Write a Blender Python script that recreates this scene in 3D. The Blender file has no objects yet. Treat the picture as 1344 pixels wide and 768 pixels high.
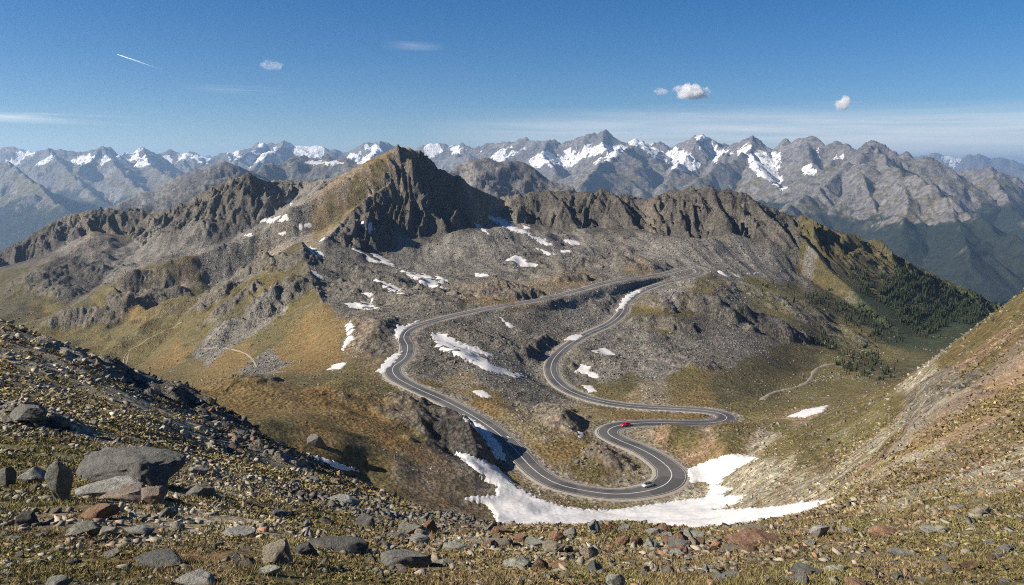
import bpy, bmesh, math, random, time
import numpy as np
from concurrent.futures import ThreadPoolExecutor
from mathutils import Vector

T_START = time.time()
random.seed(7)
rng = np.random.default_rng(11)
POOL = ThreadPoolExecutor(4)
f32 = np.float32
scene = bpy.context.scene
COL = scene.collection

# ------------------------------------------------------------------ camera numbers
F = 1055.0
PITCH = math.atan(164.0 / F)
CP, SP = math.cos(PITCH), math.sin(PITCH)
SUN_AZ = math.radians(-102)      # from +Y (straight ahead) towards the left
SUN_EL = math.radians(32)


def ray(px, py):
    """direction of a sight line as (X/Y, Z/Y)"""
    u = (np.asarray(px, float) - 672.0) / F
    v = (384.0 - np.asarray(py, float)) / F
    dy = CP + v * SP
    return u / dy, (-SP + v * CP) / dy


def proj(a, t):
    """(X/Y, Z/Y) back to photograph pixels"""
    fwd = CP - t * SP
    up = SP + t * CP
    return 672.0 + F * a / fwd, 384.0 - F * up / fwd


def P3(px, py, Y):
    a, t = ray(px, py)
    return np.array([a * Y, Y, t * Y])


# ------------------------------------------------------------------ noise
_r = np.random.default_rng(3)
PERM = np.concatenate([_r.permutation(256)] * 3).astype(np.int32)
_ang = _r.random(256) * 2 * np.pi
GX, GY = np.cos(_ang).astype(f32), np.sin(_ang).astype(f32)


def pnoise(x, y, seed=0):
    x = x + seed * 17.31
    y = y - seed * 29.77
    xi = np.floor(x)
    yi = np.floor(y)
    xf = (x - xi).astype(f32)
    yf = (y - yi).astype(f32)
    xi = xi.astype(np.int32) & 255
    yi = yi.astype(np.int32) & 255
    pa = PERM[xi]
    pb = PERM[xi + 1]
    h00 = PERM[pa + yi]
    h01 = PERM[pa + yi + 1]
    h10 = PERM[pb + yi]
    h11 = PERM[pb + yi + 1]
    u = xf * xf * xf * (xf * (xf * 6 - 15) + 10)
    v = yf * yf * yf * (yf * (yf * 6 - 15) + 10)
    xm = xf - 1
    ym = yf - 1
    n00 = GX[h00] * xf + GY[h00] * yf
    n10 = GX[h10] * xm + GY[h10] * yf
    n01 = GX[h01] * xf + GY[h01] * ym
    n11 = GX[h11] * xm + GY[h11] * ym
    nx0 = n00 + u * (n10 - n00)
    nx1 = n01 + u * (n11 - n01)
    return (nx0 + v * (nx1 - nx0)) * f32(1.5)


def fbm(x, y, octs, seed=0, gain=0.5):
    s = 0
    a = 1.0
    for k in range(octs):
        s = s + a * pnoise(x * 2 ** k, y * 2 ** k, seed + k)
        a *= gain
    return s


def sstep(e0, e1, x):
    t = np.clip((x - e0) / (e1 - e0), 0, 1)
    return t * t * (3 - 2 * t)


def rowmap(fn, n, chunk=48):
    """run fn(r0, r1) over row chunks in threads"""
    list(POOL.map(lambda r: fn(r, min(n, r + chunk)), range(0, n, chunk)))


# ------------------------------------------------------------------ the road, as (px, py, distance, width)
ROAD_CTRL = [
    (770, 645, 253, 8.0), (810, 649, 251, 8.2), (848, 645, 254, 9.2), (874, 636, 260, 10.6), (882, 622, 269, 10.8),
    (870, 607, 279, 9.6), (842, 590, 294, 8.6), (812, 578, 307, 8.6), (797, 568, 316, 9.0), (806, 560, 324, 8.6),
    (830, 556, 329, 8.2), (865, 555, 334, 8.0), (905, 555.5, 338, 8.0), (938, 555, 343, 8.4), (954, 549.5, 352, 8.8),
    (946, 543, 364, 8.6), (920, 538.5, 373, 8.2), (880, 536, 380, 8.0), (840, 534, 388, 8.0), (800, 529, 401, 8.0),
    (764, 520, 424, 8.0), (738, 507, 446, 8.0), (724, 490, 476, 8.2), (726, 473, 507, 8.2), (742, 456, 541, 8.0),
    (768, 440, 586, 8.0), (800, 425, 632, 8.0), (816, 411, 672, 8.2), (822, 397, 718, 8.0), (842, 382, 775, 8.0),
    (872, 371.5, 822, 8.0), (900, 365, 853, 8.4), (918, 358.5, 888, 9.2), (915, 353, 930, 9.4), (898, 352.5, 938, 9.0), (874, 358.5, 886, 8.0),
    (840, 364, 830, 8.0), (800, 370, 780, 8.0), (755, 382, 715, 8.0), (705, 394, 662, 8.0), (655, 402, 628, 8.0),
    (610, 411, 590, 8.0), (570, 421, 552, 8.0), (540, 431, 522, 8.2), (530, 442, 496, 8.6), (535, 455, 468, 8.4),
    (531, 470, 440, 8.2), (516, 482, 419, 8.6), (520, 495, 399, 8.6), (545, 509, 379, 8.2), (583, 526, 358, 8.0),
    (620, 546, 335, 8.0), (650, 566, 312, 8.0), (674, 588, 291, 8.0), (698, 614, 270, 8.0), (728, 634, 258, 8.0)]


def catmull_closed(P, n=24):
    P = np.asarray(P, float)
    p0, p1, p2, p3 = np.roll(P, 1, 0), P, np.roll(P, -1, 0), np.roll(P, -2, 0)
    out = []
    t = (np.arange(n) / n)[None, :, None]
    p0, p1, p2, p3 = [q[:, None, :] for q in (p0, p1, p2, p3)]
    c = 0.5 * (2 * p1 + (p2 - p0) * t + (2 * p0 - 5 * p1 + 4 * p2 - p3) * t ** 2 + (3 * p1 - p0 - 3 * p2 + p3) * t ** 3)
    return c.reshape(-1, P.shape[1])


def resample(P, step, closed=False):
    P = np.asarray(P, float)
    Q = np.vstack([P, P[:1]]) if closed else P
    L = np.r_[0, np.cumsum(np.linalg.norm(np.diff(Q[:, :2], axis=0), axis=1))]
    n = max(2, int(L[-1] / step))
    u = np.linspace(0, L[-1], n + 1)
    if closed:
        u = u[:-1]
    return np.stack([np.interp(u, L, Q[:, k]) for k in range(Q.shape[1])], 1)


def smooth_closed(v, n):
    k = np.hanning(2 * n + 3)[1:-1]
    k /= k.sum()
    w = np.r_[v[-n:], v, v[:n]]
    return np.convolve(w, k, 'valid')


_rc = np.array([list(P3(p[0], p[1], p[2])) + [p[3]] for p in ROAD_CTRL])
ROAD = resample(catmull_closed(_rc), 1.0, True)
for _k in (0, 1):
    ROAD[:, _k] = smooth_closed(ROAD[:, _k], 5)
ROAD[:, 2] = smooth_closed(ROAD[:, 2], 14)
ROAD[:, 3] = smooth_closed(ROAD[:, 3], 10)

# ------------------------------------------------------------------ terrain control points (px, py, distance)
CTRL = [
    # close foreground
    (-300, 900, 3.3), (0, 900, 3.3), (336, 900, 3.2), (672, 900, 3.2), (1008, 900, 3.2), (1344, 900, 3.3), (1650, 900, 3.3),
    (-300, 768, 5.2), (0, 768, 5.2), (336, 768, 5.0), (672, 768, 5.0), (1008, 768, 5.0), (1344, 768, 5.4), (1650, 760, 5.5),
    (0, 700, 8.6), (165, 700, 8.4), (360, 735, 6.6), (360, 700, 9.2), (165, 645, 13), (0, 640, 13.5), (60, 560, 28), (0, 560, 26),
    (0, 470, 52), (-300, 640, 13), (-300, 500, 40), (-300, 330, 78),
    (100, 520, 46), (180, 545, 42), (250, 580, 44), (320, 610, 40), (330, 650, 20), (250, 700, 9.5), (450, 660, 34), (450, 700, 14.5),
    (560, 705, 17), (500, 735, 8.6), (700, 735, 10.5), (700, 710, 17), (850, 735, 10.5), (850, 712, 17), (1000, 735, 9.6), (1000, 710, 15.5),
    (1150, 735, 8.6), (1150, 700, 13), (1200, 660, 22), (1250, 620, 35), (1344, 620, 22), (1344, 680, 12), (1344, 580, 35),
    (1250, 590, 50), (1344, 530, 60), (1250, 540, 92), (1344, 470, 112), (1180, 600, 78), (1150, 620, 66), (1130, 640, 56),
    (1500, 450, 90), (1500, 600, 24), (1500, 700, 10),
    # crest of the near slope and what falls away behind it
    (0, 420, 75), (60, 445, 80), (130, 478, 85), (200, 505, 85), (250, 530, 102), (320, 570, 108), (390, 605, 101), (450, 630, 89),
    (520, 655, 72), (580, 680, 56), (640, 689, 42), (700, 692, 29), (760, 692, 28), (820, 686, 28), (870, 691, 27), (920, 697, 26),
    (960, 692, 26), (1000, 686, 28), (1040, 679, 33), (1090, 663, 44),
    (0, 480, 100), (130, 530, 112), (250, 575, 145), (390, 640, 134), (520, 690, 96), (640, 730, 58), (760, 735, 40), (870, 735, 38),
    (1000, 725, 42), (1090, 690, 62),
    # big snow bowl and the bank under the road
    (660, 682, 214), (640, 655, 236), (610, 650, 232), (640, 622, 263), (600, 595, 282), (700, 660, 236), (720, 690, 205), (800, 690, 200),
    (800, 668, 236), (860, 668, 230), (900, 682, 198), (900, 655, 243), (950, 690, 178), (950, 660, 215), (1000, 680, 160), (1090, 662, 122),
    (1040, 672, 142), (940, 640, 247), (950, 610, 262), (985, 600, 262), (910, 620, 267), (1000, 650, 190), (560, 640, 225), (520, 620, 225),
    (700, 720, 165), (850, 720, 160), (620, 720, 160),
    # right hillside
    (1150, 560, 200), (1100, 600, 192), (1050, 600, 212), (1040, 640, 176), (1130, 590, 168), (1180, 560, 158), (1200, 530, 182),
    (1250, 500, 160), (1300, 450, 182), (1100, 640, 122), (1000, 590, 245), (950, 585, 274), (960, 568, 296), (1100, 560, 235), (1050, 565, 265),
    (1344, 380, 230), (1300, 412, 235), (1250, 450, 240), (1200, 490, 245), (1150, 515, 262), (1100, 533, 285), (1050, 545, 308), (1000, 556, 318),
    (1500, 270, 230), (1650, 170, 230), (1344, 420, 170),
    (1344, 450, 330), (1300, 480, 340), (1250, 500, 350), (1200, 520, 350), (1150, 528, 365), (1500, 400, 340),
    # inside the hairpins
    (740, 600, 283), (700, 570, 315), (760, 560, 328), (720, 540, 360), (780, 620, 268), (830, 615, 272), (640, 520, 372), (700, 515, 400),
    (760, 545, 352), (600, 500, 400), (900, 547, 362), (840, 546, 360), (870, 575, 302), (900, 590, 286), (850, 605, 284),
    (850, 520, 405), (900, 515, 415), (950, 530, 388), (800, 510, 440), (1000, 540, 365),
    # scree between the two roads
    (640, 480, 440), (600, 450, 495), (680, 450, 530), (720, 420, 618), (640, 420, 580), (760, 410, 665), (690, 480, 492), (705, 460, 520), (712, 480, 490), (580, 470, 455),
    (800, 392, 722), (840, 374, 800), (690, 500, 440), (712, 500, 455),
    # grassy knobs right of the road
    (850, 500, 445), (900, 480, 485), (950, 500, 448), (850, 450, 560), (900, 440, 588), (860, 415, 655), (900, 395, 720), (930, 380, 790),
    (950, 430, 640), (960, 370, 880), (1000, 385, 880), (1000, 440, 650), (1050, 430, 720), (1080, 400, 900), (1050, 375, 1040), (1100, 440, 800),
    (1000, 480, 520), (1000, 520, 425), (1050, 490, 560), (1050, 520, 430), (1100, 510, 480), (1090, 480, 600), (1150, 475, 680), (1150, 500, 540),
    (1200, 440, 900), (1150, 410, 1000), (1150, 385, 1180), (1200, 400, 1150), (1250, 412, 1150), (1290, 402, 1300),
    # basin above the upper road
    (640, 380, 722), (700, 370, 782), (760, 360, 865), (840, 345, 1000), (600, 370, 805), (600, 340, 1080), (700, 340, 1060), (680, 310, 1300),
    (750, 320, 1250), (800, 340, 1085), (850, 330, 1150), (900, 340, 1050), (950, 340, 1090), (1000, 340, 1150), (1050, 350, 1200), (1100, 370, 1250),
    (650, 266, 1680), (680, 287, 1500), (900, 318, 1270), (960, 318, 1260), (840, 308, 1320), (760, 300, 1400), (1010, 318, 1260),
    # the arete and knoll in front of the pyramid
    (425, 318, 1000), (402, 345, 830), (425, 400, 640), (445, 430, 545), (470, 455, 482), (490, 474, 440),
    (480, 340, 1000), (520, 370, 800), (500, 400, 665), (550, 400, 640), (520, 418, 570), (450, 345, 905), (560, 345, 1050), (560, 322, 1220), (500, 430, 520),
    (460, 380, 770), (470, 420, 580), (600, 390, 690),
    (350, 330, 1150), (300, 380, 1000), (380, 400, 725), (340, 440, 645), (280, 450, 700), (250, 400, 950), (400, 295, 1450), (440, 262, 1560),
    (350, 295, 1620), (280, 340, 1350), (400, 360, 850), (360, 365, 960), (420, 440, 560), (400, 455, 560),
    # left valley
    (150, 400, 1050), (200, 350, 1450), (100, 350, 1500), (60, 340, 1700), (50, 400, 1150), (0, 395, 1270), (100, 450, 850), (150, 470, 750),
    (200, 440, 830), (200, 485, 650), (250, 488, 600), (300, 478, 562), (350, 478, 525), (400, 470, 502), (-150, 430, 1200), (-150, 380, 1800),
    (0, 350, 1880), (120, 305, 1900), (230, 310, 1800), (300, 310, 1700), (0, 470, 760), (60, 480, 700), (-150, 500, 700), (150, 500, 560), (250, 520, 440),
    # brown meadow shelf
    (245, 507, 352), (300, 494, 388), (380, 488, 420), (430, 485, 428), (465, 476, 430), (350, 510, 345), (430, 500, 385), (480, 505, 382),
    (300, 535, 285), (350, 560, 240), (420, 560, 260), (500, 560, 292), (450, 600, 224), (560, 600, 262), (560, 560, 310), (520, 525, 352),
    (380, 600, 202), (500, 600, 243), (570, 545, 334), (480, 640, 208),
    # hidden ground behind the ridges, falling to the far valleys
    (100, 400, 2600), (300, 390, 2600), (500, 390, 2200), (0, 450, 2600), (-300, 500, 2600), (700, 400, 2300), (900, 412, 2100), (1100, 450, 2100),
    (1200, 450, 1900), (1300, 470, 1900), (1344, 500, 1600), (1500, 520, 1300), (1650, 500, 700), (1650, 500, 2600),
    (-300, 640, 3300), (0, 600, 3300), (336, 600, 3300), (672, 600, 3300), (1008, 600, 3300), (1344, 640, 3300), (1650, 640, 3300)]
for i in range(0, len(ROAD_CTRL)):
    CTRL.append(ROAD_CTRL[i][:3])



def deep(Y):
    """bring the back of the bowl a little nearer, which steepens its slopes"""
    return Y if Y < 950 else 950 + (Y - 950) * 0.6


CTRL = [(x_, y_, deep(d_) if d_ < 2050 else d_ - 250) for x_, y_, d_ in CTRL]
A0, A1 = -0.92, 0.92
S_WT = 0.4


def rbf_fit(pts):
    pts = np.asarray(pts, float)
    a, t = ray(pts[:, 0], pts[:, 1])
    s = np.log(pts[:, 2])
    X = np.stack([a, s * S_WT], 1)
    D = np.sqrt(((X[:, None] - X[None]) ** 2).sum(-1) + 1e-6)
    n = len(X)
    Pm = np.c_[np.ones(n), X]
    M = np.zeros((n + 3, n + 3))
    M[:n, :n] = D - 0.0008 * np.eye(n)
    M[:n, n:] = Pm
    M[n:, :n] = Pm.T
    w = np.linalg.solve(M, np.r_[t, 0, 0, 0])
    return X, w


def rbf_eval(X, w, a, s):
    q = np.stack([a.ravel(), s.ravel() * S_WT], 1)
    out = np.empty(len(q))

    def run(i0, i1):
        d = np.sqrt(((q[i0:i1, None] - X[None]) ** 2).sum(-1) + 1e-6)
        out[i0:i1] = d @ w[:-3] + w[-3] + q[i0:i1] @ w[-2:]
    rowmap(run, len(q), 4000)
    return out.reshape(a.shape)


def up_axis(G, x, axis):
    """cubic (Catmull-Rom) interpolation of grid G at fractional indices x along one axis"""
    n = G.shape[axis]
    i = np.clip(np.floor(x).astype(int), 1, n - 3)
    t = (x - i)
    sh = [1, 1]
    sh[axis] = -1
    t = t.reshape(sh)
    g = [np.take(G, i + k, axis) for k in (-1, 0, 1, 2)]
    return 0.5 * (2 * g[1] + (g[2] - g[0]) * t + (2 * g[0] - 5 * g[1] + 4 * g[2] - g[3]) * t ** 2 + (3 * g[1] - g[0] - 3 * g[2] + g[3]) * t ** 3)


# ------------------------------------------------------------------ the near and middle terrain as one height field
NA = 1420
acol = np.linspace(A0, A1, NA)
DA = acol[1] - acol[0]


def srows(spans):
    out = []
    for y0, y1, ds in spans:
        n = max(2, int(math.log(y1 / y0) / ds))
        out.append(np.linspace(math.log(y0), math.log(y1), n, endpoint=False))
    out.append([math.log(spans[-1][1])])
    return np.concatenate(out)


srow = srows([(1.6, 4.2, 0.02), (4.2, 120, 0.0052), (120, 250, 0.0042), (250, 1000, 0.0032), (1000, 1750, 0.0018), (1750, 2200, 0.0026), (2200, 3300, 0.012)])
NS = len(srow)
Yrow = np.exp(srow)
ca = np.linspace(A0, A1, 260)
cs = np.linspace(srow[0], srow[-1], 380)
_X, _w = rbf_fit(CTRL)
_G = rbf_eval(_X, _w, *np.meshgrid(ca, cs))
_G = up_axis(_G, (srow - cs[0]) / (cs[1] - cs[0]), 0)
Tg = up_axis(_G, (acol - ca[0]) / (ca[1] - ca[0]), 1)
Z = Tg * Yrow[:, None]
XX = acol[None, :] * Yrow[:, None]
YY = np.broadcast_to(Yrow[:, None], XX.shape)
print('grid', Z.shape, round(time.time() - T_START, 1))


def seg_window(pts, reach, sr=srow, ar=acol):
    y0 = max(1.0, pts[:, 1].min() - reach)
    y1 = pts[:, 1].max() + reach
    r0, r1 = np.searchsorted(sr, [math.log(y0), math.log(y1)])
    lo = min(x / y for x, y in ((pts[:, 0].min() - reach, y0), (pts[:, 0].min() - reach, y1)))
    hi = max(x / y for x, y in ((pts[:, 0].max() + reach, y0), (pts[:, 0].max() + reach, y1)))
    c0, c1 = np.searchsorted(ar, [lo, hi])
    return slice(max(0, r0 - 1), min(len(sr), r1 + 1)), slice(max(0, c0 - 1), min(len(ar), c1 + 1))


def seg_dist(X, Y, p, q):
    """distance to a segment, position along it, and side (+ = right of p->q)"""
    d = q[:2] - p[:2]
    L2 = max(1e-6, float(d @ d))
    t = np.clip(((X - p[0]) * d[0] + (Y - p[1]) * d[1]) / L2, 0, 1)
    ex = X - (p[0] + t * d[0])
    ey = Y - (p[1] + t * d[1])
    return np.sqrt(ex * ex + ey * ey), t, np.sign(ex * d[1] - ey * d[0])


def smax(a, b, r):
    h = np.clip(0.5 + 0.5 * (a - b) / r, 0, 1)
    return b + (a - b) * h + r * h * (1 - h)


rough = np.full(Z.shape, 1.0, f32)     # how broken the ground is
cliff = np.zeros(Z.shape, f32)         # how much of it is bare steep rock

# ridge lines: (slope on the left of the line, slope on its right, gully depth, points)
RIDGES = [
    (1.2, 1.3, 0.7, [(507, 207, 1445), (516, 199, 1420), (523, 189.5, 1402), (529, 198, 1412), (538, 207, 1425)]),
    # left ridge up to the summit
    (0.5, 0.75, 0.8, [(-180, 380, 1900), (-80, 352, 1930), (0, 327, 1950), (50, 301, 1990), (90, 282, 2000), (120, 276, 2000), (160, 277, 2030), (200, 278, 2050),
                  (235, 269, 1950), (270, 252, 1850), (300, 241, 1800), (325, 229, 1780), (345, 238, 1800), (380, 237, 1900), (415, 237, 1850)]),
    (0.5, 0.6, (0.5, 0.26), [(405, 238, 1880), (440, 233, 1750), (480, 214, 1560), (503, 202, 1480), (523, 193, 1400)]),
    # summit down its right shoulder, running back
    (0.8, 1.05, 0.7, [(523, 193, 1400), (545, 213, 1428), (572, 224, 1540), (600, 243, 1640), (622, 261, 1720), (645, 284, 1800), (668, 309, 1840)]),
    # arete from the summit towards the viewer (right side = dark face)
    (0.95, 0.58, (0.9, 0.2), [(545, 213, 1428), (532, 225, 1385), (515, 238, 1335), (500, 250, 1290), (478, 270, 1230), (455, 290, 1150), (438, 306, 1070), (425, 317, 1000)]),
    (0.8, 0.5, (0.5, 0.2), [(395, 316, 965), (399, 330, 900), (402, 345, 840), (412, 372, 745), (425, 400, 645)]),
    (1.5, 1.5, 0.3, [(600, 272, 1318), (592, 296, 1290), (588, 325, 1252)]),
    (1.4, 1.4, 0.3, [(537, 284, 1290), (533, 306, 1262)]),
    # right ridge
    (0.7, 0.95, 0.9, [(625, 263, 1700), (650, 260, 1680), (680, 253, 1600), (700, 246, 1560), (730, 248, 1540), (760, 249, 1520), (790, 251, 1500),
                   (815, 258, 1490), (845, 264, 1480), (860, 262, 1470), (875, 254, 1450), (900, 250, 1420), (930, 249, 1400), (960, 252, 1380),
                   (985, 257, 1370), (1010, 270, 1370)]),
    (0.6, 0.5, 0.6, [(1010, 270, 1370), (1050, 285, 1385), (1100, 303, 1410), (1150, 324, 1440), (1200, 348, 1460), (1250, 372, 1490),
                   (1300, 399, 1510), (1380, 440, 1500)]),
    (1.1, 0.9, 0.5, [(720, 247, 1545), (738, 264, 1470), (752, 290, 1390), (762, 312, 1320)]),
    (1.1, 0.9, 0.5, [(800, 251, 1495), (815, 272, 1420), (832, 300, 1330), (842, 318, 1270)]),
    (1.1, 0.9, 0.5, [(868, 257, 1460), (884, 278, 1385), (902, 308, 1290), (912, 335, 1200)]),
    (1.1, 0.9, 0.5, [(935, 249, 1400), (944, 270, 1335), (954, 298, 1260)]),
    (1.1, 0.85, 0.5, [(985, 257, 1370), (1000, 280, 1310), (1028, 312, 1230), (1062, 348, 1150)]),
    (0.9, 0.55, 0.4, [(1050, 285, 1385), (1085, 325, 1310), (1130, 372, 1200), (1170, 405, 1090)]),
    (0.9, 0.55, 0.4, [(1100, 303, 1410), (1150, 350, 1320), (1200, 390, 1210), (1235, 415, 1120)]),
    (0.85, 0.5, 0.4, [(1160, 329, 1440), (1215, 372, 1350), (1260, 402, 1250)]),
    # ribs on the left ridge
    (0.8, 0.8, 0.4, [(325, 229, 1780), (318, 260, 1680), (300, 295, 1590)]),
    (0.8, 0.8, 0.4, [(235, 269, 1950), (228, 292, 1880), (222, 312, 1800)]),
    (0.7, 0.7, 0.4, [(345, 238, 1790), (350, 262, 1700), (340, 285, 1620)]),
]

_gr = np.searchsorted(srow, math.log(700)), np.searchsorted(srow, math.log(2500))
GUL = np.zeros(Z.shape, f32)


def _gul(r0, r1):
    r0 += _gr[0]
    r1 = min(r1 + _gr[0], _gr[1])
    if r1 <= r0:
        return
    x, y = XX[r0:r1], YY[r0:r1]
    wx = x + 34 * pnoise(x / 95, y / 95, 5) + 9 * pnoise(x / 24, y / 24, 7) + 0.22 * y
    wy = y + 30 * pnoise(x / 80, y / 80, 6) + 9 * pnoise(x / 24, y / 24, 8)
    am = 0.75 + 0.7 * pnoise(x / 130, y / 130, 11)
    g = 0.95 * am * (1 - np.abs(pnoise(wx / 74, wy / 260, 1)) * 1.7)
    g += 0.65 * (1 - np.abs(pnoise(wx / 31, wy / 90, 2)) * 1.7)
    g += 0.45 * (1 - np.abs(pnoise(wx / 12, wy / 30, 3)) * 1.7)
    g += 0.25 * (1 - np.abs(pnoise(wx / 5, wy / 11, 4)) * 1.7)
    GUL[r0:r1] = g / 1.8 - 0.5


rowmap(_gul, _gr[1] - _gr[0])


def add_ridge(spec):
    kl, kr, g, pts = spec
    P = np.array([P3(p[0], p[1], deep(p[2])) for p in pts])
    gl, gr = g if isinstance(g, tuple) else (g, g)
    reach = 420
    win = seg_window(P, reach)
    x, y, gu = XX[win], YY[win], GUL[win]
    dm = np.full(x.shape, 1e9)
    zm = np.zeros(x.shape)
    kk = np.zeros(x.shape)
    g = np.zeros(x.shape)
    for p, q in zip(P[:-1], P[1:]):
        d, t, sd = seg_dist(x, y, p, q)
        m = d < dm
        dm = np.where(m, d, dm)
        zm = np.where(m, p[2] + t * (q[2] - p[2]), zm)
        kk = np.where(m, np.where(sd > 0, kr, kl), kk)
        g = np.where(m, np.where(sd > 0, gr, gl), g)
    for p, q in ((P[1], P[0]), (P[-2], P[-1])):      # the line's ends fall off steeply
        d_ = (q[:2] - p[:2]) / np.linalg.norm(q[:2] - p[:2])
        zm = zm - 0.9 * np.maximum(0, (x - q[0]) * d_[0] + (y - q[1]) * d_[1]) * (dm < 400) * np.where(((x - q[0]) ** 2 + (y - q[1]) ** 2) < (dm + 1.0) ** 2, 1, 0)
    zm = zm + g * (2.6 * pnoise(x / 21, y / 34, 9) + 1.5 * pnoise(x / 8, y / 12, 10)) * np.exp(-dm / 60)
    best = zm - kk * dm + g * 1.6 * gu * np.minimum(dm, 34) * np.exp(-np.maximum(0, dm - 60) / 40) + 0.0003 * dm * dm
    best = np.where(dm > reach, -1e9, best)
    zw = Z[win]
    over = best - zw
    Z[win] = np.where(best > -1e8, smax(zw, best, 3.0), zw)
    c = sstep(-2, 7, over) * sstep(0.55, 0.9, kk)
    cliff[win] = np.maximum(cliff[win] * (1 - sstep(-2, 7, over)), c)
    rough[win] = np.maximum(rough[win], 1 + 1.4 * c)


for _s in RIDGES:
    add_ridge(_s)


def raymarch(px, py, ymin=3.0):
    """where a sight line of the photograph meets the terrain: (X, Y, Z)"""
    a, t = ray(px, py)
    c = (a - A0) / DA
    c0 = int(np.clip(math.floor(c), 0, NA - 2))
    w = c - c0
    tc = (Z[:, c0] * (1 - w) + Z[:, c0 + 1] * w) / Yrow
    r0 = np.searchsorted(srow, math.log(ymin))
    hit = np.nonzero(tc[r0:] >= t)[0]
    if len(hit) == 0:
        r = NS - 1
        Y = Yrow[r]
    else:
        r = r0 + hit[0]
        if r > 0 and hit[0] > 0:
            f = (t - tc[r - 1]) / max(1e-9, tc[r] - tc[r - 1])
            Y = math.exp(srow[r - 1] + (srow[r] - srow[r - 1]) * f)
        else:
            Y = Yrow[r]
    return np.array([a * Y, Y, t * Y])


def height(x, y):
    """terrain height at plan positions (arrays)"""
    x = np.asarray(x, float)
    y = np.asarray(y, float)
    c = np.clip((x / y - A0) / DA, 0, NA - 1.001)
    r = np.clip(np.interp(np.log(y), srow, np.arange(NS)), 0, NS - 1.001)
    c0, r0 = c.astype(int), r.astype(int)
    fc, fr = c - c0, r - r0
    return (Z[r0, c0] * (1 - fc) + Z[r0, c0 + 1] * fc) * (1 - fr) + (Z[r0 + 1, c0] * (1 - fc) + Z[r0 + 1, c0 + 1] * fc) * fr


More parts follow.
